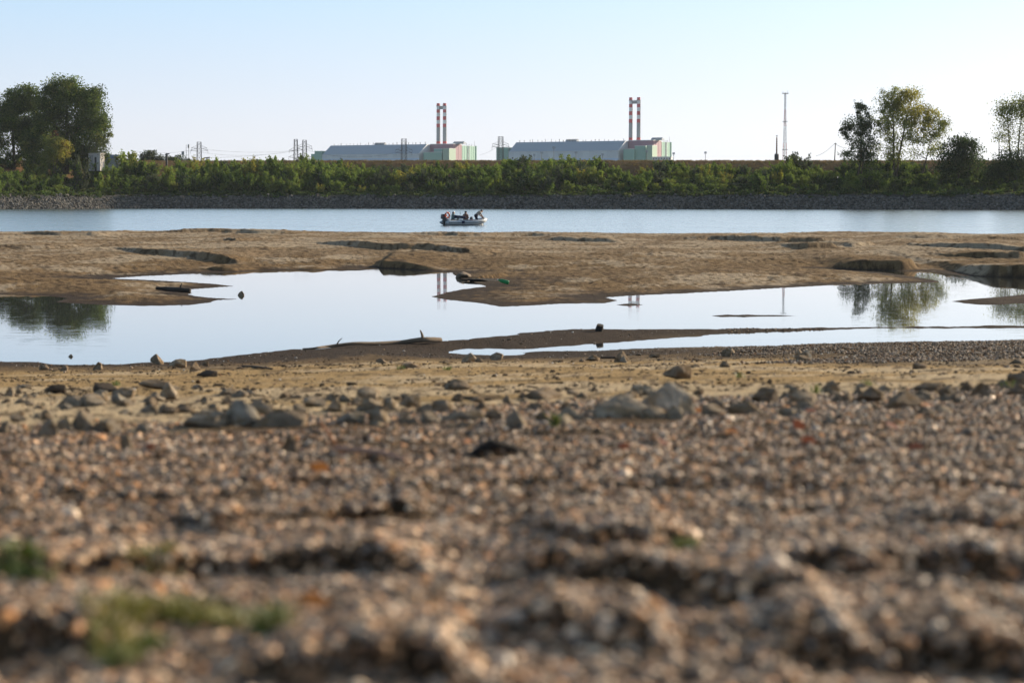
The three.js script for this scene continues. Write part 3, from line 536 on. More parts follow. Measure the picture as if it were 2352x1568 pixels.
{ // low weeds and creepers covering the bank between the shrubs
  const L = new Leaves(); for (let i = 0; i < 26; i++) { const c = shade('dark', 0.2); L.add(0.35 * gauss(), Math.abs(0.25 * gauss()), 0.35 * gauss(), rr(0.3, 0.6), c, 0.8); }
  const n = 6400, im = new THREE.InstancedMesh(L.geo(), leafMat, n), m = new THREE.Matrix4(), q = new THREE.Quaternion(), c = new THREE.Color();
  for (let k = 0; k < n; k++) { const p = bankPoint(rr(60, 360), rr(4.2 + 1.2 * rnd(), 42)), s = rr(0.7, 1.7); q.setFromEuler(new THREE.Euler(0, rnd() * 6.28, 0)); m.compose(p, q, V3(s, s * rr(0.7, 1.3), s)); im.setMatrixAt(k, m); const t = rr(0.7, 1.6); im.setColorAt(k, c.setRGB(t * rr(0.9, 1.3), t, t * 0.95)); }
  im.name = 'bank_weeds'; im.castShadow = im.receiveShadow = true; scene.add(im); tag(im, 'low dark weeds covering the far bank under the shrubs', 'weeds', null, 'stuff');
}
{ // dry grass on the levee
  const L = new Leaves(); for (let i = 0; i < 12; i++) L.add(0.35 * gauss(), Math.abs(0.16 * gauss()), 0.35 * gauss(), rr(0.2, 0.4), pick([[0.26, 0.17, 0.08], [0.2, 0.13, 0.06], [0.16, 0.14, 0.05]]), 1.6);
  const n = 9000, im = new THREE.InstancedMesh(L.geo(), leafMat, n), m = new THREE.Matrix4(), q = new THREE.Quaternion();
  const lev = scene.getObjectByName('levee').geometry.attributes.position, nn = offs2.length;
  for (let k = 0; k < n; k++) { const i = Math.floor(rr(60, 360)), j = Math.floor(rr(0, 11)), a = V3(0, 0, 0).fromBufferAttribute(lev, i * nn + j), b = V3(0, 0, 0).fromBufferAttribute(lev, (i + 1) * nn + j + 1), p = a.lerp(b, rnd()); q.setFromEuler(new THREE.Euler(0, rnd() * 6.28, 0)); const s = rr(0.6, 1.2); m.compose(p, q, V3(s, s * 0.8, s)); im.setMatrixAt(k, m); }
  im.name = 'dry_grass'; im.castShadow = im.receiveShadow = true; scene.add(im); tag(im, 'short dry brown grass covering the levee', 'grass', null, 'stuff');
}

// ---------------------------------------------------------------- the power plant beyond the levee
const M = {
  wall: [0, 1, 2].map((i) => std(col(0.50 + 0.025 * i, 0.555 + 0.025 * i, 0.60 + 0.022 * i), 0.6)), base: std(col(0.42, 0.55, 0.70), 0.6), roof: std(col(0.30, 0.37, 0.43), 0.6), gable: std(col(0.56, 0.57, 0.58), 0.6), trim: std(col(0.66, 0.67, 0.68), 0.6),
  green: [0, 1].map((i) => std(col(0.22 + 0.02 * i, 0.40 + 0.02 * i, 0.34 + 0.02 * i), 0.65)), pale: std(col(0.31, 0.42, 0.335), 0.65), maroon: [0, 1].map((i) => std(col(0.30 + 0.02 * i, 0.17 + 0.015 * i, 0.21 + 0.015 * i), 0.65)),
  red: std(col(0.55, 0.075, 0.085), 0.6), white: std(col(0.74, 0.74, 0.74), 0.6), concrete: std(col(0.33, 0.34, 0.35), 0.8), steel: std(col(0.16, 0.17, 0.19), 0.55, { metalness: 0.3 }), darksteel: std(col(0.05, 0.05, 0.055), 0.6), pipe: std(col(0.3, 0.33, 0.38), 0.5),
  rust: std(col(0.22, 0.09, 0.05), 0.8), wood: std(col(0.10, 0.075, 0.05), 0.9),
};
const YAW = 27 * Math.PI / 180, CY = Math.cos(YAW), SY = Math.sin(YAW), GROUND = 7.6;
function plant(q) {
  const px = q.D / FOC, org = V3(acrossAt(q.hallR, q.D), GROUND, -q.D);
  const A = (u, b) => { const k = (u - CU) / FOC; return (k * (q.D + b * CY) - org.x - b * SY) / (CY + k * SY); };                       // along the hall from its corner, for column u at inset b
  const Y = (v, a = 0, b = 0) => levelAt(v, q.D - a * SY + b * CY) - GROUND;     // height above ground for row v
  const len = -A(q.hallL, 0), eave = Y(q.eave), ridge = Y(q.ridge, 0, 17), dep = 40, inset = 17;
  { // the long hall
    const t = tag(thing('turbine_hall', org.clone(), -YAW), q.words.hall, 'building');
    const n = Math.round(len / 6.2); // wall of tall cladding panels, one band lighter at the foot
    for (let i = 0; i < n; i++) { const a0 = -len + i * len / n, a1 = a0 + len / n - 0.12; put('wall_panel', box(a0, a1, Y(362), eave, -0.5 - 0.05 * (i % 2), 0), M.wall[(i * 7 + i * i) % 3], t); }
    put('core', box(-len, 0, 0, eave - 0.1, -dep, -0.6), M.wall[0], t);
    put('base_band', box(-len - 0.1, 0.1, Y(374), Y(362) - 0.15, -0.5, 0.25), M.base, t);
    put('string_course', box(-len - 0.1, 0.1, Y(361.8), Y(361), -0.3, 0.2), M.trim, t);
    const sh = new THREE.Shape([[0, 0], [inset, ridge - eave], [dep - inset * 0.6, ridge - eave], [dep, 0]].map(([x, y]) => new THREE.Vector2(x, y)));
    const rg = new THREE.ExtrudeGeometry(sh, { depth: len - 0.6, bevelEnabled: false }); rg.rotateY(Math.PI / 2); rg.translate(-len, eave, 0);
    put('roof', rg, M.roof, t);
    const gs = new THREE.Shape([[0, -eave], [0, 0], [inset, ridge - eave], [dep - inset * 0.6, ridge - eave], [dep, 0], [dep, -eave]].map(([x, y]) => new THREE.Vector2(x, y)));
    const gg = new THREE.ExtrudeGeometry(gs, { depth: 0.6, bevelEnabled: false }); gg.rotateY(Math.PI / 2); gg.translate(-0.59, eave, 0); put('gable_wall', gg, M.gable, t);
    put('verge_trim', bar(V3(0.15, eave + 0.1, 0.1), V3(0.15, ridge + 0.15, -inset), 0.7, 0.5), M.trim, t);
    put('eaves_gutter', box(-len, 0, eave - 0.1, eave + 0.25, 0.05, 0.5), M.trim, t);
    for (let i = 0; i < 24; i++) { const a = -len * (0.97 - 0.94 * (i + rr(-0.3, 0.3)) / 23), h = rr(0.7, 2.6), w = rr(0.25, 0.55); put('roof_vent', mergeGeometries([box(a - w / 2, a + w / 2, ridge - 0.1, ridge + h, -inset - 1.5 - w, -inset - 1.5), box(a - w * 0.9, a + w * 0.9, ridge + h, ridge + h + 0.25, -inset - 1.7 - w, -inset - 1.3)]), M.steel, t); }
    const am = -len * 0.5; put('roof_cooler', mergeGeometries([box(am - 6, am + 6, ridge, ridge + 1.6, -inset - 7, -inset - 2), ...[0, 1, 2, 3, 4, 5, 6, 7].map((k) => box(am - 5.6 + 1.5 * k, am - 4.8 + 1.5 * k, ridge + 1.6, ridge + 2.5, -inset - 6, -inset - 3))]), M.pipe, t);
  }
  for (const [u0, u1, v, b, dpt, label] of q.sideBlocks) { // green annexes at the far end
    const t = tag(thing('annexe_block', org.clone(), -YAW), label, 'building'), a0 = A(u0, b), a1 = A(u1, b);
    put('wall', box(a0, a1, 0, Y(v, a1, b), -b - dpt, -b), M.green[0], t); put('parapet', box(a0 - 0.15, a1 + 0.15, Y(v, a1, b), Y(v, a1, b) + 0.5, -b - dpt - 0.15, -b + 0.15), M.green[1], t);
  }
  { // reactor building: maroon block with green wings
    const t = tag(thing('reactor_building', org.clone(), -YAW), q.words.reactor, 'building'), b1 = 22, a2 = A(q.maroonR, b1), b2 = b1 + (q.maroonEnd - q.maroonR) * px / SY, b3 = b2 + (q.greenEnd - q.maroonEnd) * px / SY, top = Y(q.maroonV, a2, b1);
    put('maroon_block', box(0.8, a2, 0, top, -b2, -b1), M.maroon[0], t);
    for (let i = 0; i < 5; i++) put('wall_panel', box(a2 - 0.2, a2 + 0.25 + 0.06 * (i % 2), 2, top - 0.5, -b1 - (b2 - b1) * (i + 0.96) / 5, -b1 - (b2 - b1) * (i + 0.04) / 5), M.maroon[i % 2], t);
    put('parapet', box(0.8, a2 + 0.3, top, top + 0.6, -b2, -b1 + 0.3), M.trim, t);
    const gt = Y(q.greenV, a2, b2); put('green_wing', box(-6, a2 + 0.1, 0, gt, -b3, -b2 - 0.2), M.pale, t);
    for (let i = 0; i < 6; i++) put('green_panel', box(a2 - 0.2, a2 + 0.35 + 0.06 * (i % 2), 2, gt - 0.4, -b2 - 0.2 - (b3 - b2) * (i + 0.95) / 6, -b2 - 0.2 - (b3 - b2) * (i + 0.05) / 6), M.green[i % 2], t);
    put('corner_post', box(a2 + 0.3, a2 + 1.1, 0, gt + 0.4, -b3 - 0.5, -b3 + 0.4), M.green[0], t);
    for (const w of [0.38, 0.5]) put('downpipe', box(a2 + 0.3, a2 + 0.9, 0, gt, -b2 - (b3 - b2) * w - 0.5, -b2 - (b3 - b2) * w), M.trim, t);
    for (const [u0, u1, v, b, dpt, m] of q.frontBlocks) { const a0 = A(u0, b), a1 = A(u1, b), h = Y(v, a1, b); const w = put('green_annexe', box(a0, a1, 0, h, -b - dpt, -b), m, t); put('cornice', box(a0 - 0.1, a1 + 0.1, h, h + 0.35, -b - dpt, -b + 0.12), M.trim, w); }
    const [cu0, cu1, cv] = q.cooler, ca0 = A(cu0, 30), ca1 = A(cu1, 30), ct = Y(cv, a2, b1);
    const cool = put('roof_cooler', box(ca0, ca1, top + 0.6, ct - 0.8, -36, -30), M.pipe, t); for (let i = 0; i < 8; i++) put('fan_stack', new THREE.CylinderGeometry(0.62, 0.75, 1.1, 10).translate(lerp(ca0 + 0.8, ca1 - 0.8, i / 7), ct - 0.3, -32), M.pipe, cool);
    for (const [f, h] of [[0.4, 3], [0.75, 2.2], [0.97, 5.5], [0.6, 1.8]]) put('antenna', box(a2 - 1, a2 - 0.8, gt, gt + h, -b2 - (b3 - b2) * f - 0.2, -b2 - (b3 - b2) * f), M.steel, t);
    put('roof_rail', mergeGeometries([box(a2 - 0.4, a2 - 0.3, gt + 1.1, gt + 1.2, -b3, -b2), ...[0, 1, 2, 3, 4].map((k) => box(a2 - 0.4, a2 - 0.3, gt, gt + 1.1, -b2 - (b3 - b2) * k / 4 - 0.1, -b2 - (b3 - b2) * k / 4))]), M.steel, t);
  }
  if (q.shed) { const [u0, u1, v] = q.shed, b = -6, t = tag(thing('service_building', org.clone(), -YAW), q.words.shed, 'building'), a0 = A(u0, b), a1 = A(u1, b), h = Y(v, a1, b); put('wall', box(a0, a1, 0, h, 2, 6), M.gable, t); put('roof', box(a0 - 0.3, a1 + 0.3, h, h + 0.4, 1.7, 6.3), M.trim, t); for (let i = 0; i < 7; i++) put('window', box(lerp(a0, a1, (i + 0.3) / 7), lerp(a0, a1, (i + 0.7) / 7), h - 1.9, h - 0.7, 5.9, 6.06), M.darksteel, t); }
  { // twin chimneys joined by a bridge near their tops
    const b = 48, t = tag(thing('twin_chimney', org.clone(), -YAW), q.words.chimney, 'chimney'), mid = (q.chim[0] + q.chim[1]) / 2, dz = q.D - A(mid, b) * SY + b * CY, s = dz / FOC, yy = (v) => levelAt(v, dz) - GROUND, v0 = q.chimTop, k = q.chimK;
    const bands = [[0, 6.6, 'red'], [6.6, 15, 'white'], [15, 23, 'red'], [23, 32, 'white'], [32, 40.8, 'red'], [40.8, 49.8, 'white'], [49.8, 58.2, 'red'], [58.2, 92.4, 'concrete'], [92.4, 99, 'red'], [99, 180, 'concrete']];
    for (const u of q.chim) {
      const a = A(u, b), R = (o) => (3.75 + 0.9 * clamp(o / 100, 0, 1.4)) * s, c = new THREE.Group(); c.name = 'chimney'; t.add(c);
      for (const [o0, o1, m] of bands) { const y1 = yy(v0 + o0 * k), y0 = Math.max(0, yy(v0 + o1 * k)); put(m === 'red' ? 'red_band' : m === 'white' ? 'white_band' : 'shaft', new THREE.CylinderGeometry(R(o0) * (m === 'red' ? 1.015 : 1), R(o1) * (m === 'red' ? 1.015 : 1), y1 - y0, 28, 1, false).translate(a, (y0 + y1) / 2, -b), M[m], c); }
      put('rim_platform', new THREE.CylinderGeometry(R(0) * 1.32, R(0) * 1.32, 0.5, 24).translate(a, yy(v0 + 6.8 * k), -b), M.concrete, c);
      put('ladder', box(a + R(40) * 0.98, a + R(40) * 1.12, yy(v0 + 95 * k), yy(v0 + 7 * k), -b - 0.3, -b + 0.3), M.steel, c);
    }
    const [a0, a1] = q.chim.map((u) => A(u, b)), yb0 = yy(v0 + 14.6 * k), yb1 = yy(v0 + 7 * k);
    put('bridge', box(a0, a1, yb0, yb1, -b - 1.1, -b + 1.1), M.concrete, t); put('railing', mergeGeometries([box(a0, a1, yb1 + 1.0, yb1 + 1.12, -b + 0.95, -b + 1.05), ...[0.25, 0.5, 0.75].map((f) => box(lerp(a0, a1, f) - 0.06, lerp(a0, a1, f) + 0.06, yb1, yb1 + 1.0, -b + 0.95, -b + 1.05))]), M.steel, t);
  }
}
plant({ D: 1900, hallL: 1168, hallR: 1420, eave: 346, ridge: 323, chimTop: 223.5, chimK: 1, chim: [1447.5, 1465.5], maroonR: 1500, maroonEnd: 1521, greenEnd: 1546, maroonV: 322.5, greenV: 325.5, cooler: [1494, 1519, 315.5], shed: [1497, 1540, 360.5],
  sideBlocks: [[1140, 1167, 339.5, 8, 16, 'green annexe at the end of the hall behind the lone lattice pylon']], frontBlocks: [[1431, 1456, 342, 3, 13, M.green[0]], [1457, 1482, 335, 6, 14, M.green[0]], [1484, 1497, 334, 2, 12, M.pale]],
  words: { hall: 'long grey-blue hall with lamp masts standing in front of it', reactor: 'maroon and green block beside the white low service building', shed: 'low white service building at the foot of the maroon block', chimney: 'taller pair of red and white striped chimneys joined by a bridge' } });
plant({ D: 2020, hallL: 741, hallR: 962, eave: 353.5, ridge: 331, chimTop: 237, chimK: 0.945, chim: [1007.5, 1022], maroonR: 1042, maroonEnd: 1060, greenEnd: 1091, maroonV: 331, greenV: 334, cooler: [1041, 1065, 324.5], shed: null,
  sideBlocks: [[716, 724, 354.5, 12, 14, 'low green annexe at the stepped end of the hall without lamp masts'], [724, 740, 347.5, 8, 16, 'taller green annexe at the stepped end of the hall without lamp masts']], frontBlocks: [[973, 1015, 349.5, 3, 13, M.green[0]], [997, 1015, 342, 17, 4, M.green[0]], [1018, 1032, 341, 2, 14, M.pale]],
  words: { hall: 'long grey-blue hall crossed by a lattice pylon in front', reactor: 'maroon and green block beside the hall crossed by the pylon', chimney: 'shorter pair of red and white striped chimneys joined by a bridge' } });

// ---------------------------------------------------------------- pylons, masts, lamps, wires
function pylon(u, vTop, D, w0, w1, arms, label, mat = M.darksteel, t = 0.14) {
  const top = levelAt(vTop, D) - GROUND, o = thing('lattice_pylon', V3(acrossAt(u, D), GROUND, -D), 0.3), W = (y) => lerp(w0, w1, y / top) / 2, lat = [];
  for (const [sx, sz] of [[-1, -1], [1, -1], [1, 1], [-1, 1]]) put('leg', bar(V3(sx * W(0), 0, sz * W(0)), V3(sx * W(top), top, sz * W(top)), t * 1.4), mat, o);
  const n = Math.max(6, Math.round(top / (w0 * 0.75)));
  for (let i = 0; i < n; i++) {
    const y0 = top * i / n, y1 = top * (i + 1) / n, a = W(y0), b = W(y1);
    for (const f of [(x, y, z) => V3(x, y, z), (x, y, z) => V3(z, y, x)]) for (const s of [-1, 1]) { lat.push(bar(f(-a, y0, s * a), f(b, y1, s * b), t * 0.7), bar(f(a, y0, s * a), f(-b, y1, s * b), t * 0.7), bar(f(-b, y1, s * b), f(b, y1, s * b), t * 0.7)); }
  }
  put('bracing', mergeGeometries(lat), mat, o);
  for (const [v, half] of arms) { const y = levelAt(v, D) - GROUND, b = W(y); put('crossarm', mergeGeometries([-1, 1].flatMap((s) => [bar(V3(s * b, y, b), V3(s * half, y + 0.4, 0), t), bar(V3(s * b, y, -b), V3(s * half, y + 0.4, 0), t), bar(V3(s * b, y + 1.8, 0), V3(s * half, y + 0.4, 0), t), bar(V3(s * half, y + 0.4, 0), V3(s * half, y - 1.4, 0), t * 0.8)])), mat, o); }
  return tag(o, label, 'pylon');
}
const pyl = [
  pylon(458, 326, 1180, 3.4, 2.2, [[341, 4.6], [347, 5.2]], 'wide-armed lattice pylon beside the thin lamp post and bushes'),
  pylon(680, 319.5, 1150, 3.4, 1.7, [[346, 3.8], [362, 4.2]], 'tapering lattice pylon of the pair on the levee, nearer the yellow bushes'),
  pylon(700, 321.5, 1190, 3.2, 2.0, [[337, 4.4], [343, 4.6], [362, 4.2]], 'lattice pylon of the pair on the levee, next to the stepped green annexe'),
  pylon(928, 318.5, 1230, 3.8, 2.6, [[345, 5.2], [352, 5]], 'lattice pylon standing in front of the long hall wall'),
  pylon(1150, 313.5, 1190, 3.6, 2.4, [[332, 5], [338, 5.4]], 'lone lattice pylon in front of the green annexe between the two plants'),
];
function wire(a, b, sag, label, group) { const pts = []; for (let i = 0; i <= 16; i++) { const t = i / 16, p = a.clone().lerp(b, t); p.y -= sag * 4 * t * (1 - t); pts.push(p); } return tag(put('power_line', taperTube(pts, pts.map(() => 0.045), 4), M.darksteel), label, 'cable', group); }
wire(atD(452, 348, 1180), atD(676, 346, 1150), 2.5, 'thin cable strung from the wide-armed pylon towards the pylon pair', 'cables between the pylons');
wire(atD(464, 342, 1180), atD(684, 345, 1150), 1.5, 'thin cable strung from the wide-armed pylon towards the pylon pair', 'cables between the pylons');
wire(atD(468, 362, 1180), atD(676, 346.5, 1150), 1.0, 'rising cable that climbs from the bushes to the pylon pair');
wire(atD(300, 345, 1230), atD(452, 342, 1180), 2, 'thin cable running from behind the shrubs to the wide-armed pylon');
wire(atD(706, 345, 1190), atD(923, 346, 1230), 4, 'thin cable crossing low from the pylon pair to the hall pylon');
wire(atD(1100, 356, 1230), atD(1146, 333, 1190), 1, 'thin cable coming down from the lone pylon beside the green annexe');
function lampMast(u, vTop, vBase, D, headPx, label, group) {
  const px = D / FOC, h = levelAt(vTop, D), y0 = Math.min(levelAt(vBase, D), 12), o = thing('lamp_mast', V3(acrossAt(u, D), GROUND, -D)), H = h - GROUND;
  put('pole', new THREE.CylinderGeometry(0.5 * px, 0.85 * px, H, 8).translate(0, H / 2, 0), M.steel, o);
  put('lamp_head', mergeGeometries([box(-headPx / 2 * px, headPx / 2 * px, H - 0.3, H + 0.25, -0.5, 0.5), box(-headPx / 2 * px, -headPx / 5 * px, H - 1.1, H - 0.3, -0.4, 0.6), box(headPx / 5 * px, headPx / 2 * px, H - 1.1, H - 0.3, -0.4, 0.6)]), M.pipe, o);
  return tag(o, label, 'lamp post', group);
}
lampMast(1272, 337.5, 372, 1300, 7.5, 'tallest lamp mast in front of the hall wall');
for (const [u, v, hd] of [[1227, 354, 5], [1244, 349, 6], [1285, 354, 4.5], [1323, 349, 6.5], [1384, 353, 6]]) lampMast(u, v, 372, 1300, hd, 'short lamp mast in front of the hall with lamp masts', 'short lamp masts before the hall');
lampMast(1485, 346, 372, 1300, 5, 'lamp mast in front of the pale green annexe'); lampMast(1547, 351, 372, 1300, 5, 'lamp mast standing just past the corner of the green wing'); lampMast(1620, 349, 372, 1300, 5, 'lone lamp mast on the levee between plant and tall radio mast');
lampMast(434, 333, 380, 760, 3.2, 'thin lamp post beside the wide-armed pylon and the sign board');
{ // tall guyless lattice radio mast and the short dark one at its foot
  const D = 1420, top = levelAt(213, D) - GROUND, o = thing('radio_mast', V3(acrossAt(1802, D), GROUND, -D)), W = (y) => lerp(3.1, 0.9, clamp(y / top * 1.25)), px = D / FOC; let lat = [], lat2 = [];
  for (const [sx, sz] of [[-1, -1], [1, -1], [1, 1], [-1, 1]]) for (let k = 0; k < 6; k++) { const y0 = top * k / 6, y1 = top * (k + 1) / 6; put('leg', bar(V3(sx * W(y0) * 0.6, y0, sz * W(y0) * 0.6), V3(sx * W(y1) * 0.6, y1, sz * W(y1) * 0.6), 0.15), k % 2 ? M.white : M.red, o); }
  for (let i = 0; i < 30; i++) { const y0 = top * i / 30, y1 = top * (i + 1) / 30, a = W(y0) * 0.6, b = W(y1) * 0.6, L = Math.floor(i / 5) % 2 ? lat2 : lat; for (const s of [-1, 1]) L.push(bar(V3(-a, y0, s * a), V3(b, y1, s * b), 0.07), bar(V3(a, y0, s * a), V3(-b, y1, s * b), 0.07), bar(V3(s * a, y0, -a), V3(s * b, y1, b), 0.07), bar(V3(-b, y1, s * b), V3(b, y1, s * b), 0.07)); }
  put('red_bracing', mergeGeometries(lat), M.rust, o); put('white_bracing', mergeGeometries(lat2), M.steel, o);
  put('cable_ladder', box(-0.1, 0.1, 0, top, -0.1, 0.1), M.steel, o);
  for (const [v, w] of [[215, 4.2], [279.5, 3.4], [344, 3.6]]) { const y = levelAt(v, D) - GROUND; put('platform', box(-w / 2, w / 2, y, y + 0.35, -w / 2, w / 2), M.steel, o); }
  for (const s of [-1.7, 1.7]) put('antenna', box(s - 0.12, s + 0.12, levelAt(214, D) - GROUND, levelAt(208, D) - GROUND, -0.12, 0.12), M.white, o);
  tag(o, 'tall slender red and white lattice radio mast', 'mast');
  const D2 = 700, p = D2 / FOC, b0 = levelAt(374, D2), q = thing('siren_mast', V3(acrossAt(1783.5, D2), b0, -D2)), Y = (v) => levelAt(v, D2) - b0;
  put('base_drum', new THREE.LatheGeometry([[0, 0], [3.5, 0], [3.5, 6], [5, 7], [5.2, 18], [4.2, 21], [0, 21]].map(([r, y]) => new THREE.Vector2(r * p, y * p)), 14), M.darksteel, q);
  put('pole', new THREE.CylinderGeometry(1.1 * p, 1.7 * p, Y(313) - 3, 10).translate(0, Y(313) / 2 + 1.4, 0), M.rust, q);
  for (let k = 0; k < 7; k++) put('horn_ring', new THREE.CylinderGeometry((2.4 - 0.1 * k) * p, (2.4 - 0.1 * k) * p, 1.6 * p, 12).translate(0, lerp(Y(350), Y(320), k / 6), 0), M.darksteel, q);
  put('top_cap', new THREE.CylinderGeometry(2.6 * p, 1.6 * p, 1.6 * p, 12).translate(0, Y(311.5), 0), M.darksteel, q);
  tag(q, 'short dark siren mast with drum base beside the tall radio mast', 'mast');
}
{ // leaning wooden poles with a wire
  for (const [u, v0, v1, lean, D, lab] of [[1916, 374, 328, 2.2, 590, 'leaning wooden utility pole beside the dark narrow tree'], [2294, 390, 318, -0.5, 600, 'dark wooden pole rising behind the low round-headed tree']]) {
    const p = D / FOC, b = levelAt(v0 + 12, D), h = levelAt(v1, D) - b, o = thing('utility_pole', V3(acrossAt(u, D), b, -D)); put('pole', taperTube([V3(0, 0, 0), V3(lean * p * 0.5, h / 2, 0), V3(lean * p, h, 0)], [0.17, 0.15, 0.12], 8), M.wood, o); put('insulator', box(lean * p - 0.35, lean * p + 0.35, h - 0.3, h - 0.15, -0.06, 0.06), M.wood, o); tag(o, lab, 'pole');
  }
  wire(atD(1918, 329, 590), atD(1875, 358, 640), 0.6, 'thin wire sagging down from the leaning utility pole'); wire(atD(1918, 329, 590), atD(1945, 340, 560), 0.3, 'thin wire from the leaning pole into the dark narrow tree');
}
{ // left bank: hut, shed roof, round white roof, sign board, fence lamp
  let D = 606; const X = (u) => acrossAt(u, D), Y = (v) => levelAt(v, D), g0 = Y(392);
  const hut = thing('concrete_hut', V3(X(217), g0, -D), -0.25), cm = std(col(0.46, 0.43, 0.41), 0.9); put('wall', box(-1.9, 1.9, 0, Y(353) - g0, -3, 0), cm, hut); put('roof_slab', box(-2.1, 2.1, Y(353) - g0, Y(353) - g0 + 0.22, -3.2, 0.2), cm, hut); put('doorway', box(0.1, 0.75, 0, Y(361) - g0, -0.2, 0.05), M.darksteel, hut); put('side_recess', box(-1.6, -0.3, 0.4, Y(356) - g0, -0.15, 0.03), std(col(0.3, 0.29, 0.29), 0.9), hut); tag(hut, 'small square grey concrete hut at the foot of the poplar', 'hut');
  const sh = thing('blue_roofed_shed', V3(X(241), g0, -D - 8), -0.25), H = levelAt(364, D + 8) - g0; put('wall', box(-1.8, 1.8, 0, H, -5, 0), std(col(0.5, 0.55, 0.6), 0.8), sh);
  const rs = new THREE.ExtrudeGeometry(new THREE.Shape([[0.4, 0], [-2.2, 1.25], [-5.3, 0]].map(([x, y]) => new THREE.Vector2(x, y))), { depth: 4, bevelEnabled: false }); rs.rotateY(-Math.PI / 2); rs.translate(2, H, 0); rs.scale(1, 1, -1); rs.scale(1, 1, -1); put('roof', rs, std(col(0.10, 0.16, 0.24), 0.6), sh); put('gutter', box(-2, 2, H - 0.1, H + 0.08, 0.02, 0.2), M.white, sh); tag(sh, 'shed with dark blue roof next to the concrete hut', 'shed');
  D = 640;
  const dome = thing('white_barrel_hall', V3(X(-14), g0, -D + 44), 0.2), r = 3.6; const dg = new THREE.CylinderGeometry(r, r, 9, 30, 1, false, 0, Math.PI); dg.rotateZ(Math.PI / 2); dg.rotateX(-Math.PI / 2); dg.scale(1, 1.25, 1); dg.rotateY(Math.PI / 2); dg.translate(0, 1.6, -4); put('curved_roof', dg, M.white, dome); put('wall', box(-r, r, 0, 1.7, -8.5, 0.5), std(col(0.5, 0.52, 0.56), 0.8), dome); put('end_wall', (() => { const s = new THREE.Shape(); s.absellipse(0, 0, r * 0.98, r * 1.22, 0, Math.PI); const e = new THREE.ExtrudeGeometry(s, { depth: 0.2, bevelEnabled: false }); e.translate(0, 1.6, 0.4); return e; })(), std(col(0.5, 0.54, 0.6), 0.7), dome); tag(dome, 'white curved roof of a hall under the poplars', 'building');
  const sg = thing('sign_board', V3(X(420.5), Y(384), -D)); put('post', box(-0.06, 0.06, 0, Y(350) - Y(384), -0.06, 0.06), M.steel, sg); put('board', box(-0.42, 0.42, Y(356) - Y(384), Y(347.6) - Y(384), 0.07, 0.13), M.concrete, sg); tag(sg, 'grey square board on a thin post above the shrubs', 'sign');
  const bl = thing('street_lamp', V3(X(383), Y(384), -D)); put('post', box(-0.28, 0.28, 0, Y(352) - Y(384), -0.25, 0.25), M.darksteel, bl); put('lamp_arm', box(-0.28, 0.95, Y(354.5) - Y(384), Y(352) - Y(384) + 0.02, -0.22, 0.22), M.darksteel, bl); tag(bl, 'stubby dark post with short bent arm among the shrubs', 'lamp post');
  const fl = thing('floodlight', V3(X(476), Y(384), -D)); put('post', box(-0.22, 0.22, 0, Y(364) - Y(384), -0.2, 0.2), M.darksteel, fl); const head = put('lamp_head', new THREE.BoxGeometry(1.7, 0.32, 0.5), M.darksteel, fl); head.position.set(0.12, Y(362) - Y(384), 0); head.rotation.z = 0.14; tag(fl, 'dark floodlight with tilted head at the foot of the wide-armed pylon', 'lamp post');
  const an = thing('aerial', V3(X(405), Y(384), -D - 20)); put('rod', box(-0.05, 0.05, 0, levelAt(332, D + 20) - Y(384), -0.05, 0.05), M.steel, an); put('crossbars', mergeGeometries([box(-0.35, 0.35, 5.6, 5.68, -0.03, 0.03), box(-0.25, 0.25, 5.1, 5.18, -0.03, 0.03)]), M.steel, an); tag(an, 'thin aerial rod with small crossbars behind the grey bushy tree', 'aerial');
  tree('bushy_tree', 'grey-green bushy tree behind the shrubs beside the aerial rod', null, 668, [[352, 395, 352, 358, 0.2]], [[345, 360, 20, 13, 0.5, 'grey'], [368, 370, 22, 14, 0.5, 'grey'], [330, 374, 14, 14, 0.3, 'grey']], { leaves: 1300, leaf: 0.5, limbs: 4, clump: 0.35 });
  tree('bushy_tree', 'dark low bushy tree between the bent-arm post and the sign board', null, 668, [[410, 395, 410, 366, 0.2]], [[404, 368, 22, 12, 0.5, 'dark'], [430, 374, 16, 10, 0.4, 'grey']], { leaves: 1000, leaf: 0.5, limbs: 4, clump: 0.35 });
}

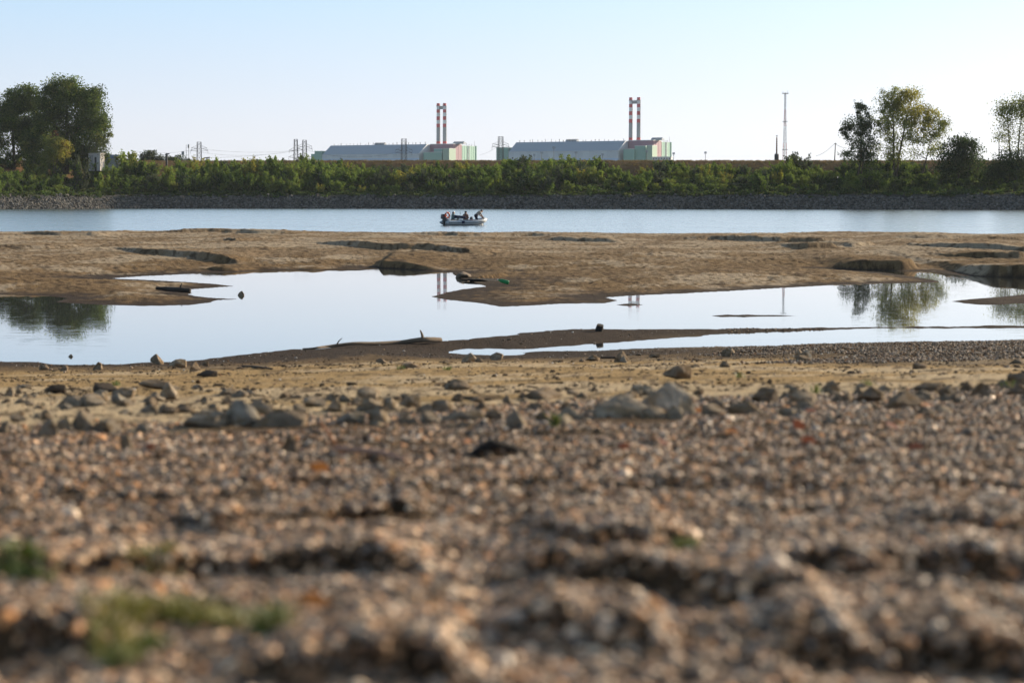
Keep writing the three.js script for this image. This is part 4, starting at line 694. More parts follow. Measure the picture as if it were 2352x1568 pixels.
// ---------------------------------------------------------------- boat and crew
const skinMat = new THREE.MeshStandardMaterial({ vertexColors: true, roughness: 0.85 });
function figure(parts, size, centre, colours) {   // one continuous body: tapered capsules between joints, blended and meshed
  const R = 84, mc = new MarchingCubes(R, skinMat, false, false, 60000); mc.isolation = 0;
  const bones = parts.map(([a, b, ra, rb, c, kx = 1]) => ({ a: V3(...a).sub(centre), b: V3(...b).sub(centre), ra, rb, c, kx })), q = V3(0, 0, 0), e = V3(0, 0, 0);
  const dist = (bn, p) => { e.copy(bn.b).sub(bn.a); q.copy(p).sub(bn.a); const t = clamp(q.dot(e) / (e.lengthSq() + 1e-9)); q.addScaledVector(e, -t); return q.length() - lerp(bn.ra, bn.rb, t); };
  const p = V3(0, 0, 0), h = R / 2, K = 0.035;
  for (let z = 0; z < R; z++) for (let y = 0; y < R; y++) for (let x = 0; x < R; x++) {
    p.set((x - h) / h * size, (y - h) / h * size, (z - h) / h * size); let s = 0;
    for (const bn of bones) s += Math.exp(-dist(bn, p) / K);
    mc.field[x + y * R + z * R * R] = s > 1e-12 ? K * Math.log(s) : -1;
  }
  mc.update();
  const n = mc.count, pos = new Float32Array(n * 3), nor = new Float32Array(n * 3), cl = new Float32Array(n * 3);
  for (let i = 0; i < n; i++) {
    p.set(mc.positionArray[3 * i], mc.positionArray[3 * i + 1], mc.positionArray[3 * i + 2]).multiplyScalar(size);
    let best = 1e9, c = 0; for (const bn of bones) { const d = dist(bn, p); if (d < best) { best = d; c = bn.c; } }
    pos.set([p.x + centre.x, p.y + centre.y, p.z + centre.z], 3 * i); cl.set(colours[c], 3 * i);
  }
  let g = new THREE.BufferGeometry(); g.setAttribute('position', new THREE.BufferAttribute(pos, 3)); g.setAttribute('color', new THREE.BufferAttribute(cl, 3)); g = mergeVertices(g, 1e-4); g.computeVertexNormals();
  return g;
}

{
  const [bx, bd] = at(1068, 517.5, 0), origin = V3(bx, 0, -bd), turn = 24 * Math.PI / 180;
  const paleCone = std(col(0.5, 0.49, 0.47), 0.6), rubber = std(col(0.36, 0.39, 0.42), 0.55), dark = std(col(0.035, 0.035, 0.04), 0.5), hullM = std(col(0.30, 0.31, 0.32), 0.5), orange = std(col(0.62, 0.085, 0.03), 0.6), whiteM = std(col(0.75, 0.75, 0.74), 0.5), navy = std(col(0.025, 0.03, 0.06), 0.8), metal = std(col(0.5, 0.5, 0.52), 0.35, { metalness: 0.8 });
  const boat = tag(thing('inflatable_boat', origin, turn), 'grey inflatable motor boat on the river with three people aboard', 'boat');
  const curve = new THREE.CatmullRomCurve3([V3(-2.35, 0.30, -0.74), V3(-1.9, 0.29, -0.75), V3(-0.4, 0.29, -0.76), V3(0.9, 0.33, -0.72), V3(1.65, 0.44, -0.48), V3(2.02, 0.54, 0), V3(1.65, 0.44, 0.48), V3(0.9, 0.33, 0.72), V3(-0.4, 0.29, 0.76), V3(-1.9, 0.29, 0.75), V3(-2.35, 0.30, 0.74)]);
  const tp = curve.getPoints(90); put('inflatable_tube', taperTube(tp, tp.map((p, i) => { const e = Math.min(i, 90 - i) / 90; return 0.235 * clamp(0.12 + e / 0.075 * 0.88); }), 16), rubber, boat);
  put('rubbing_strake', taperTube(tp.slice(6, 85).map((p) => p.clone().add(V3(0.14 * Math.max(0, p.x - 1) / 1, -0.02, Math.sign(p.z) * 0.2 * Math.min(1, Math.abs(p.z) * 2)))), tp.slice(6, 85).map(() => 0.045), 6), dark, boat);
  put('bow_cone', taperTube([V3(1.95, 0.5, 0), V3(2.2, 0.56, 0), V3(2.34, 0.58, 0)], [0.22, 0.14, 0.04], 12), paleCone, boat);
  { const s = new THREE.Shape([[-1.95, -0.62], [1.0, -0.62], [1.6, -0.4], [1.9, 0], [1.6, 0.4], [1.0, 0.62], [-1.95, 0.62]].map(([x, y]) => new THREE.Vector2(x, y))); const g = new THREE.ExtrudeGeometry(s, { depth: 0.2, bevelEnabled: true, bevelSize: 0.05, bevelThickness: 0.06, bevelSegments: 2 }); g.rotateX(-Math.PI / 2); g.translate(0, -0.08, 0); put('hull', g, hullM, boat); }
  put('transom', box(-2.0, -1.88, 0, 0.62, -0.55, 0.55), hullM, boat);
  const motor = new THREE.Group(); motor.name = 'outboard_motor'; boat.add(motor);
  { const g = new THREE.BoxGeometry(0.5, 0.46, 0.42, 3, 3, 3), p = g.attributes.position; for (let i = 0; i < p.count; i++) { const k = p.getY(i) > 0.1 ? 0.82 : 1; p.setXYZ(i, p.getX(i) * k, p.getY(i), p.getZ(i) * k); } g.computeVertexNormals(); g.translate(-2.2, 0.86, 0.02); put('cowling', g, dark, motor); put('cowling_stripe', box(-2.44, -1.96, 0.86, 0.9, -0.2, 0.245), std(col(0.4, 0.1, 0.12), 0.5), motor); put('drive_leg', taperTube([V3(-2.2, 0.66, 0.02), V3(-2.2, 0.2, 0.02), V3(-2.22, -0.4, 0.02)], [0.17, 0.12, 0.09], 8), dark, motor); put('tiller', bar(V3(-2.0, 0.78, 0.02), V3(-1.5, 0.9, 0.1), 0.05), dark, motor); }
  for (const x of [-1.1, 0.25]) put('bench', box(x - 0.16, x + 0.16, 0.36, 0.44, -0.56, 0.56), dark, boat);
  put('console', mergeGeometries([box(-0.75, -0.35, 0.2, 0.72, -0.3, 0.3), bar(V3(-0.55, 0.72, 0), V3(-0.72, 0.86, 0), 0.06)]), whiteM, boat);
  put('stern_arch', mergeGeometries([bar(V3(-1.75, 0.4, -0.5), V3(-1.75, 1.28, -0.5), 0.035), bar(V3(-1.75, 0.4, 0.5), V3(-1.75, 1.28, 0.5), 0.035), bar(V3(-1.75, 1.28, -0.5), V3(-1.75, 1.28, 0.5), 0.035)]), metal, boat);
  for (const [x, z, h] of [[-0.62, 0.25, 1.3], [-1.4, -0.5, 1.35], [0.12, -0.3, 1.15]]) put('whip_aerial', bar(V3(x, 0.5, z), V3(x + 0.02, h, z), 0.025), dark, boat);
  put('grab_line', taperTube([V3(-0.9, 0.52, 0.88), V3(-0.5, 0.38, 0.98), V3(0, 0.5, 0.9), V3(0.5, 0.38, 0.98), V3(0.95, 0.54, 0.84)], [0.02, 0.02, 0.02, 0.02, 0.02], 5), dark, boat);
  put('repair_patch', box(-0.72, -0.45, 0.2, 0.45, 0.86, 1.02), navy, boat);
  const L = (x, y, z) => boat.localToWorld(V3(x, y, z)); boat.updateMatrixWorld(true);
  const held = (name, pos) => thing(name, L(...pos), turn);
  { const r = held('life_ring', [-1.92, 0.98, 0.22]); r.rotation.y = turn + 0.35; put('ring', new THREE.TorusGeometry(0.25, 0.085, 12, 28), orange, r); for (let k = 0; k < 4; k++) { const a = k * Math.PI / 2 + 0.78, g = new THREE.TorusGeometry(0.25, 0.09, 10, 5, 0.3); g.rotateZ(a - 0.15); put('white_band', g, whiteM, r); } tag(r, 'orange-red life ring hung above the outboard motor', 'life ring'); }
  { const b = held('folded_cover', [-0.95, 0.62, 0.15]); const g = new THREE.CapsuleGeometry(0.13, 1.0, 6, 12); g.rotateZ(Math.PI / 2 - 0.12); g.translate(0.3, 0.2, 0.1); put('cloth_roll', g, navy, b); for (const x of [0.05, 0.6]) put('strap', new THREE.TorusGeometry(0.135, 0.012, 6, 16).rotateY(Math.PI / 2).translate(x, 0.2, 0.1), dark, b); tag(b, 'dark blue rolled cover lying across the boat behind the life ring', 'bundle'); }
  { const b = held('grey_rucksack', [0.68, 0.44, -0.05]); const g = new THREE.SphereGeometry(0.2, 14, 12); g.scale(0.85, 1.05, 0.75); g.translate(0, 0.18, 0); put('bag', g, std(col(0.14, 0.15, 0.16), 0.9), b); put('flap', new THREE.SphereGeometry(0.17, 12, 6, 0, 6.283, 0, 1.2).translate(0.02, 0.24, 0), std(col(0.2, 0.2, 0.21), 0.9), b); tag(b, 'grey rucksack lying in the boat beside the middle person', 'bag'); }
  { const b = held('orange_vest', [0.32, 0.5, 0.62]); const g = new THREE.BoxGeometry(0.34, 0.12, 0.3, 5, 2, 5), p = g.attributes.position; for (let i = 0; i < p.count; i++) p.setY(i, p.getY(i) + 0.05 * n3(p.getX(i) * 9, p.getZ(i) * 9) - 0.5 * p.getZ(i) * p.getZ(i)); g.computeVertexNormals(); put('vest', g, std(col(0.55, 0.16, 0.06), 0.9), b); put('buckle_strap', box(-0.03, 0.03, 0.05, 0.1, -0.14, 0.14), dark, b); tag(b, 'crumpled orange vest on the side of the inflatable boat', 'vest'); }
  const SK = [0.42, 0.25, 0.18];
  const seated = (hx, lean, arms) => [[[hx - 0.02, 0.5, -0.1], [hx - 0.02, 0.5, 0.1], 0.14, 0.14, 1], [[hx, 0.52, 0], [hx + lean, 0.98, 0], 0.15, 0.165, 2], [[hx + lean, 0.96, -0.16], [hx + lean, 0.96, 0.16], 0.1, 0.1, 2], [[hx + lean, 1.02, 0], [hx + lean + 0.03, 1.14, 0], 0.06, 0.055, 0], [[hx + lean + 0.03, 1.2, 0], [hx + lean + 0.05, 1.28, 0], 0.095, 0.1, 0], [[hx + lean + 0.13, 1.2, 0], [hx + lean + 0.16, 1.19, 0], 0.018, 0.014, 0],
    ...[-1, 1].flatMap((s) => [[[hx, 0.5, s * 0.11], [hx + 0.44, 0.52, s * 0.15], 0.09, 0.07, 1], [[hx + 0.44, 0.52, s * 0.15], [hx + 0.46, 0.2, s * 0.15], 0.065, 0.045, 1], [[hx + 0.46, 0.18, s * 0.15], [hx + 0.62, 0.16, s * 0.15], 0.045, 0.035, 3], [[hx + lean, 0.96, s * 0.19], [hx + lean + arms[0], 0.72, s * 0.25], 0.062, 0.05, 2], [[hx + lean + arms[0], 0.72, s * 0.25], [hx + lean + arms[1], arms[2], s * 0.17], 0.048, 0.036, 2], [[hx + lean + arms[1], arms[2], s * 0.17], [hx + lean + arms[1] + 0.11, arms[2] - 0.03, s * 0.15], 0.038, 0.022, 0]])];
  const person = (pos, bones, cols, centre, label, hair) => { const g = held('person', pos); put('body', figure(bones, 1.0, V3(...centre), cols), skinMat, g); hair(g); return tag(g, label, 'person'); };
  person([-1.25, 0.0, -0.1], seated(0, 0.06, [0.08, 0.32, 0.74]), [SK, [0.04, 0.045, 0.06], [0.11, 0.19, 0.20], [0.03, 0.03, 0.03]], [0.2, 0.75, 0], 'person in teal jacket and pale cap seated beside the motor', (g) => { const c = new THREE.SphereGeometry(0.125, 14, 8, 0, 6.283, 0, 1.6); c.translate(0.1, 1.27, 0); put('cap', c, whiteM, g); put('cap_peak', new THREE.CylinderGeometry(0.1, 0.1, 0.015, 14).scale(1.1, 1, 0.8).translate(0.2, 1.27, 0), whiteM, g); put('hair', new THREE.SphereGeometry(0.108, 12, 10).scale(0.9, 0.9, 1).translate(0.045, 1.22, 0), std(col(0.02, 0.016, 0.014), 0.9), g); });
  const mid = person([0.12, 0.0, -0.12], seated(0, 0.05, [0.02, 0.28, 0.62]), [SK, [0.06, 0.055, 0.05], [0.16, 0.085, 0.07], [0.03, 0.03, 0.03]], [0.2, 0.75, 0], 'person in brown jacket sitting amidships facing the far bank', (g) => put('hair', new THREE.SphereGeometry(0.118, 14, 10).scale(1, 0.95, 1).translate(0.075, 1.275, 0), std(col(0.02, 0.017, 0.015), 0.9), g));
  mid.rotation.y = turn + 1.2;
  const bend = [[[0, 0.86, -0.09], [0, 0.86, 0.09], 0.14, 0.14, 1], [[0, 0.88, 0], [0.36, 1.16, 0], 0.15, 0.165, 2], [[0.36, 1.15, -0.15], [0.36, 1.15, 0.15], 0.1, 0.1, 2], [[0.42, 1.2, 0], [0.52, 1.26, 0], 0.06, 0.055, 0], [[0.55, 1.27, 0], [0.6, 1.31, 0], 0.095, 0.1, 0], [[0.68, 1.24, 0], [0.7, 1.22, 0], 0.018, 0.014, 0],
    ...[-1, 1].flatMap((s) => [[[0, 0.84, s * 0.1], [0.08, 0.5, s * 0.13], 0.095, 0.07, 1], [[0.08, 0.5, s * 0.13], [-0.04, 0.2, s * 0.13], 0.068, 0.048, 1], [[-0.04, 0.17, s * 0.13], [0.13, 0.15, s * 0.14], 0.045, 0.036, 3], [[0.37, 1.13, s * 0.18], [0.5, 0.88, s * 0.22 + 0.06], 0.06, 0.05, 2], [[0.5, 0.88, s * 0.22 + 0.06], [0.62, 0.68, 0.22 + s * 0.05], 0.046, 0.036, 0], [[0.62, 0.68, 0.22 + s * 0.05], [0.66, 0.6, 0.25 + s * 0.03], 0.038, 0.024, 0]])];
  person([1.0, 0.08, 0.34], bend, [SK, [0.02, 0.025, 0.05], [0.34, 0.28, 0.23], [0.03, 0.03, 0.03]], [0.25, 0.75, 0], 'person in pale shirt and dark trousers bending over the bow', (g) => put('hair', new THREE.SphereGeometry(0.118, 14, 10).translate(0.575, 1.32, 0), std(col(0.018, 0.015, 0.013), 0.9), g));
  { const o = held('measuring_staff', [1.66, 0.0, 0.62]); put('staff', bar(V3(0, -0.9, 0), V3(0, 0.86, 0), 0.045), whiteM, o); put('grip', box(-0.035, 0.035, 0.62, 0.8, -0.035, 0.035), dark, o); tag(o, 'white measuring staff held upright into the water at the bow', 'pole'); }
}

// ---------------------------------------------------------------- stones, wood and litter on the beach
const rockProtos = [0, 1, 2, 3, 4, 5, 6, 7, 8, 9, 10, 11].map((i) => rockShape(8, 3 + (i % 4), 0.06));
const rockTones = [[0.57, 0.465, 0.355], [0.50, 0.41, 0.315], [0.38, 0.295, 0.215], [0.60, 0.50, 0.385], [0.52, 0.465, 0.395]].map((c) => new THREE.MeshPhysicalMaterial({ specularIntensity: 0.25, color: col(...c), roughness: 0.92, vertexColors: true, map: rep(grainMap, 0.9), bumpMap: rep(reliefMap, 0.8), bumpScale: 0.008 }));
const ZONE = { shore: ['grey stone on the wet mud beside the pond edge', 'stones along the pond edge'], flat: ['grey stone on the bare sand flat', 'stones on the sand flat'], band: ['grey stone in the band between sand flat and gravel', 'stones in the band above the gravel'], right: ['grey stone in the cluster where gravel meets the sand flat', 'stones in the gravel edge cluster'] };
function rock(u0, u1, v0, v1, tone = 1, label = null, zone = null, shape = null) {
  const u = (u0 + u1) / 2, f = hit(u, v1), d = -f.z, w = (u1 - u0) / FOC * d * 1.05, depth = w * rr(0.6, 0.95), x = f.x * (d + depth * 0.42) / d, dd = d + depth * 0.42;
  const h = ((v1 - v0) / FOC * d) * 0.98 + (v1 > 900 ? 0.01 : 0), sink = 0.1 * h + 0.008, m = put('stone', rockProtos[shape ?? Math.floor(rnd() * 12)], rockTones[tone]);
  const y = nearHeight(x, dd);
  m.scale.set(w, h + sink + Math.max(0, f.y - y), depth); m.position.set(x, y - sink, -dd);
  m.rotation.y = (rnd() < 0.5 ? Math.PI : 0) + rr(-0.15, 0.15);
  zone ??= v1 < 858 ? 'shore' : v1 < 905 ? 'flat' : u > 1780 ? 'right' : 'band';
  if (label) tag(m, label, 'stone'); else tag(m, ZONE[zone][0], 'stone', ZONE[zone][1]);
  return m;
}
for (const r of [
  [344, 375, 813, 837, 2, 'tall rounded dark stone standing at the water edge', null, 4], [400, 423, 816, 828, 2, 'small dark stone perched on a paler one at the water edge'], [388, 428, 824, 844, 0, 'pale slanted stone carrying a small dark one'],
  [89, 112, 834, 849, 2], [136, 155, 837, 853, 2], [213, 234, 832, 849, 2], [436, 460, 831, 853, 2], [462, 478, 829, 841, 2], [323, 392, 872, 893, 2, 'long dark stone lying behind the upright pale one'], [364, 405, 880, 918, 0, 'upright pointed pale stone on the sand', null, 2],
  [125, 189, 911, 935, 1], [186, 244, 911, 934, 0], [213, 254, 904, 925, 0], [256, 309, 894, 915, 1], [330, 362, 918, 932, 2], [320, 364, 935, 949, 1], [362, 397, 932, 949, 0], [397, 447, 932, 947, 2], [478, 508, 930, 952, 1, 'small pyramid shaped stone standing on the sand', null, 7],
  [165, 223, 946, 990, 1, 'large upright grey stone at the gravel edge below the sand', null, 5], [86, 134, 968, 1004, 1], [131, 172, 966, 990, 3], [216, 275, 968, 994, 0], [423, 522, 954, 987, 1, 'low wedge of grey stone leaning on a larger stone'], [512, 600, 928, 982, 4, 'big pale blue-grey stone behind the long brown one'], [563, 629, 922, 954, 0], [567, 704, 951, 990, 2, 'long low brown stone lying at the gravel edge', null, 9],
  [509, 536, 914, 926, 1], [500, 529, 896, 906, 1], [697, 749, 914, 935, 0], [745, 773, 908, 922, 1], [775, 805, 909, 923, 1], [749, 790, 923, 949, 3], [672, 705, 934, 948, 0], [-6, 20, 977, 997, 1], [309, 347, 980, 997, 3], [275, 309, 1000, 1035, 0], [639, 682, 1012, 1042, 2], [7, 31, 896, 911, 1], [34, 52, 893, 905, 1],
  [820, 872, 892, 920, 0, 'smooth slanted stone standing above the stone band', null, 1], [772, 837, 952, 974, 4, 'flat bluish stone slab in the stone band'], [846, 895, 944, 974, 0], [817, 889, 922, 944, 0], [879, 915, 915, 942, 3], [917, 966, 912, 937, 1], [898, 954, 963, 977, 2], [966, 1009, 951, 974, 0], [954, 1013, 931, 947, 0], [992, 1047, 922, 946, 1], [1013, 1110, 948, 969, 0, 'long low pale slab in the stone band'],
  [1037, 1064, 908, 922, 2], [1020, 1085, 872, 896, 2, 'lone dark angular stone with pale end on the sand flat', null, 3], [1012, 1034, 879, 890, 2], [1092, 1126, 929, 944, 2], [1116, 1154, 946, 966, 2], [1154, 1178, 911, 928, 1], [1161, 1213, 948, 980, 0], [1231, 1267, 955, 972, 2], [1284, 1308, 927, 946, 2], [1281, 1337, 943, 968, 3], [1267, 1322, 962, 980, 3],
  [1362, 1512, 916, 962, 0, 'largest flat-topped pale boulder in the stone band', null, 2], [1470, 1600, 884, 955, 4, 'high grey boulder rising behind the flat-topped one', null, 8], [1477, 1530, 941, 973, 0, 'pale block leaning against the flat-topped boulder'], [1521, 1568, 943, 972, 3], [1525, 1588, 837, 871, 2, 'big dark lone stone on the sand flat', null, 10], [1533, 1569, 879, 894, 2],
  [1061, 1095, 811, 832, 1], [1090, 1111, 822, 832, 2], [1126, 1155, 809, 827, 1], [922, 968, 832, 845, 2, 'flat brick-like stone lying on the sand flat', null, 11], [863, 889, 822, 834, 2], [1016, 1037, 825, 834, 2], [1346, 1377, 815, 829, 2], [1411, 1443, 806, 832, 2], [1425, 1441, 818, 833, 4], [1490, 1516, 813, 822, 2], [1329, 1344, 823, 831, 1],
  [1657, 1680, 801, 819, 2], [1668, 1688, 799, 812, 1], [1654, 1678, 829, 843, 2], [1585, 1609, 837, 844, 2], [1824, 1848, 800, 826, 1], [1838, 1864, 803, 828, 4], [1830, 1862, 816, 829, 2], [2097, 2130, 831, 846, 2, 'rounded dark double stone below the dark gravel'], [2320, 2364, 823, 835, 2], [1761, 1775, 869, 879, 2], [1886, 1931, 878, 902, 1, 'sharp grey wedge of stone beside a green sprout', null, 2],
  [1726, 1785, 894, 925, 2], [1813, 1846, 891, 908, 1], [1813, 1875, 902, 928, 0], [1815, 1868, 924, 941, 1], [1619, 1667, 919, 940, 0], [1612, 1665, 934, 956, 0], [1674, 1765, 929, 953, 2, 'long brown stone with pale end at the gravel edge', null, 9], [1789, 1815, 904, 916, 4], [1911, 1939, 911, 923, 1], [1932, 1963, 904, 923, 1], [1959, 1981, 895, 908, 1], [1966, 2034, 895, 926, 2], [2035, 2130, 906, 941, 2, 'broad brown stone lying on the gravel by the cluster', null, 0], [2087, 2143, 902, 922, 1], [2097, 2163, 881, 899, 2], [2155, 2194, 891, 911, 1], [2183, 2204, 908, 923, 1], [2205, 2242, 874, 899, 2], [2228, 2274, 883, 909, 2], [2288, 2325, 872, 890, 1], [2315, 2372, 858, 885, 2], [2310, 2366, 886, 909, 2], [2262, 2290, 903, 914, 1],
  [1592, 1616, 897, 908, 2], [1824, 1844, 943, 957, 4], [1887, 1923, 964, 978, 4], [2096, 2108, 953, 963, 2], [2395, 2450, 880, 910, 1], [-60, -20, 935, 960, 1],
  [1268, 1290, 1004, 1016, 1], [1362, 1390, 990, 1004, 2], [560, 590, 900, 908, 1], [640, 668, 905, 915, 2], [455, 478, 915, 925, 1], [90, 118, 945, 956, 3], [24, 60, 957, 968, 1], [1188, 1214, 905, 914, 2], [1320, 1350, 905, 913, 1], [1700, 1722, 880, 888, 2],
]) rock(...r);
for (let k = 0, n = 0; n < 85 && k < 400; k++) { // the smaller stones of the band
  const u = rr(-80, 2430), v = 935 + 26 * gauss() - (u > 1700 ? 22 : 0), w = 9 * Math.exp(0.45 * gauss()) + 5; if (v < 890 || v > 992) continue; n++; rock(u - w, u + w, v - w * rr(0.4, 0.75), v, Math.floor(rr(0, 5)));
}
{ // stones in the pond
  for (const [u0, u1, v0, v1, lab] of [[545, 561, 669, 679, 'small dark stone poking out of the pond by the mud spit'], [154, 168, 814, 820, 'low dark stone just above the water near the beach']]) { const [x, d] = at((u0 + u1) / 2, v1 - 1, 0), w = (u1 - u0) / FOC * d, m = put('stone', rockProtos[3], rockTones[2]); m.scale.set(w, (v1 - v0) / FOC * d + 0.05, w * 0.8); m.position.set(x, -0.05, -d); tag(m, lab, 'stone'); }
}
const driftMat = new THREE.MeshStandardMaterial({ color: col(0.25, 0.185, 0.13), roughness: 0.9, map: rep(grainMap, 1), bumpMap: rep(reliefMap, 2), bumpScale: 0.01 }), darkWood = new THREE.MeshStandardMaterial({ color: col(0.045, 0.036, 0.03), roughness: 0.9, bumpMap: rep(reliefMap, 2), bumpScale: 0.015 });
const barkWood = new THREE.MeshStandardMaterial({ color: col(0.24, 0.185, 0.145), roughness: 0.95, bumpMap: rep(reliefMap, 2), bumpScale: 0.02 });
function branch(name, pts, radii, mat, label, twigs = [], lift = 1) {   // pts: [u, v] on the near shore or [u, v, level]
  const q = pts.map(([u, v, y], i) => { const p = y === undefined ? hit(u, v) : (([x, d]) => V3(x, y, -d))(at(u, v, y)); p.y += radii[i] * lift; return p; });
  const c = new THREE.CatmullRomCurve3(q), n = 40, P2 = c.getPoints(n), R = P2.map((p, i) => { const t = i / n * (radii.length - 1), k = Math.min(radii.length - 2, Math.floor(t)); return lerp(radii[k], radii[k + 1], t - k) * (1 + 0.15 * n3(i * 0.6, q[0].x)); });
  const o = thing(name, q[0].clone()); const g = taperTube(P2.map((p) => p.clone().sub(q[0])), R, 9); put('stem', g, mat, o);
  for (const [t, dx, dy, dz, r] of twigs) { const a = c.getPoint(t).sub(q[0]), b = a.clone().add(V3(dx, dy, dz)); put('twig', taperTube([a, a.clone().lerp(b, 0.5).add(V3(0, 0.02, 0)), b], [r, r * 0.7, r * 0.3], 6), mat, o); }
  return tag(o, label, 'driftwood');
}
branch('driftwood_branch', [[672, 801], [721, 801, 0.05], [760, 797, 0.05], [813, 791, 0.08], [865, 791, 0.06], [925, 788, 0.06], [968, 784, 0.1], [1012, 784, 0.08]], [0.008, 0.016, 0.026, 0.026, 0.028, 0.032, 0.045, 0.04], driftMat, 'long pale crooked branch lying on the mud spit by the pond', [[0.87, -0.05, 0.16, 0, 0.03], [0.32, 0.1, 0.12, 0.03, 0.014]], 0.6);
branch('driftwood_log', [[358, 664, 0.12], [385, 667, 0.09], [410, 669, 0.09], [437, 671, 0.07]], [0.04, 0.06, 0.065, 0.065], darkWood, 'dark wet log lying on the spit of the sandbar', [[0.7, 0.05, 0.16, 0, 0.035]], 0.6);
rock(1198, 1290, 895, 918, 2, 'flat dark brown slab with pale end lying on the sand flat', null, 5);
branch('twig', [[735, 980], [752, 1010], [768, 1042]], [0.004, 0.006, 0.007], std(col(0.28, 0.12, 0.05), 0.9), 'dry brown stalk bent over the gravel', [], 4);
branch('stick', [[768, 1042], [830, 1046], [870, 1052], [930, 1066]], [0.008, 0.009, 0.009, 0.006], std(col(0.36, 0.23, 0.17), 0.9), 'thin pinkish stick lying on the gravel', [], 1.6);
branch('bark_piece', [[1085, 1052], [1130, 1044], [1185, 1040]], [0.008, 0.016, 0.010], darkWood, 'dark strip of bark lying on the gravel', [], 1.2);
branch('stick', [[1380, 824], [1405, 824], [1424, 825]], [0.012, 0.014, 0.012], darkWood, 'short dark stick between two stones near the inner pool', [], 1);
branch('stick', [[1058, 916], [1100, 918], [1130, 919]], [0.008, 0.008, 0.005], driftMat, 'thin pale stick on the sand by a small stone', [], 1);
branch('stick', [[556, 843], [590, 845], [625, 849]], [0.01, 0.012, 0.008], darkWood, 'thin dark stick at the edge of the wet mud', [], 1);
{ const f = hit(1378, 764), o = thing('sawn_stump', V3(f.x, f.y - 0.02, f.z - 0.1)); o.rotation.y = 0.5; const g = new THREE.CylinderGeometry(0.062, 0.075, 0.13, 9, 3), p = g.attributes.position; for (let i = 0; i < p.count; i++) p.setX(i, p.getX(i) * (1 + 0.2 * n3(p.getY(i) * 9, i))); g.rotateX(0.35); g.translate(0, 0.08, 0); put('wood_block', g, darkWood, o); tag(o, 'short dark wooden stump on the mud spit crest', 'driftwood'); }
{ // green plastic bottle on the sandbar
  const [x, d] = at(1157, 641, 0.16), y = barHeight(x, d), o = thing('plastic_bottle', V3(x, y + 0.05, -d)), gm = new THREE.MeshPhysicalMaterial({ color: col(0.03, 0.26, 0.09), roughness: 0.3, transmission: 0.35, thickness: 0.02, ior: 1.45 });
  const g = new THREE.LatheGeometry([[0.0, 0], [0.05, 0.005], [0.057, 0.03], [0.057, 0.1], [0.052, 0.12], [0.057, 0.14], [0.056, 0.2], [0.04, 0.26], [0.017, 0.3], [0.016, 0.325]].map(([r, h]) => new THREE.Vector2(r, h)), 18); g.rotateZ(Math.PI / 2 - 0.25); g.translate(0.15, 0, 0); put('bottle', g, gm, o);
  const cp = new THREE.CylinderGeometry(0.019, 0.019, 0.025, 12); cp.rotateZ(Math.PI / 2 - 0.25); cp.translate(-0.172, 0.085, 0); put('cap', cp, M.white, o); tag(o, 'green plastic bottle lying on the sandbar', 'bottle');
}
{ // a white gull-sized shell heap and a dark clump of mud at the notch
  for (const [u, v, w, h, lab] of [[1064, 629, 0.5, 0.22, 'pale sand lump standing at the notch of the sandbar'], [1105, 637, 1.1, 0.12, 'dark mud clod heap at the notch of the sandbar']]) { const [x, d] = at(u, v, 0.12), m = put('mud_clod', rockProtos[u % 12], lab[0] === 'p' ? driftMat : darkWood); m.scale.set(w, h, 0.6); m.position.set(x, barHeight(x, d) - 0.03, -d); tag(m, lab, 'mud clod'); }
  for (const [u0, u1, v0, v1, lab] of [[100, 151, 886, 904, 'dark crumbled mud clod beside flat grey stones on the sand'], [213, 271, 884, 901, 'dark mud clod with green sprouts on the sand'], [452, 500, 851, 866, 'dark crumbled mud clod on the sand flat']]) { const m = rock(u0, u1, v0, v1, 2, lab); m.name = numbered('mud_clod'); m.material = std(col(0.07, 0.055, 0.042), 0.98); m.userData.category = 'mud clod'; }
}
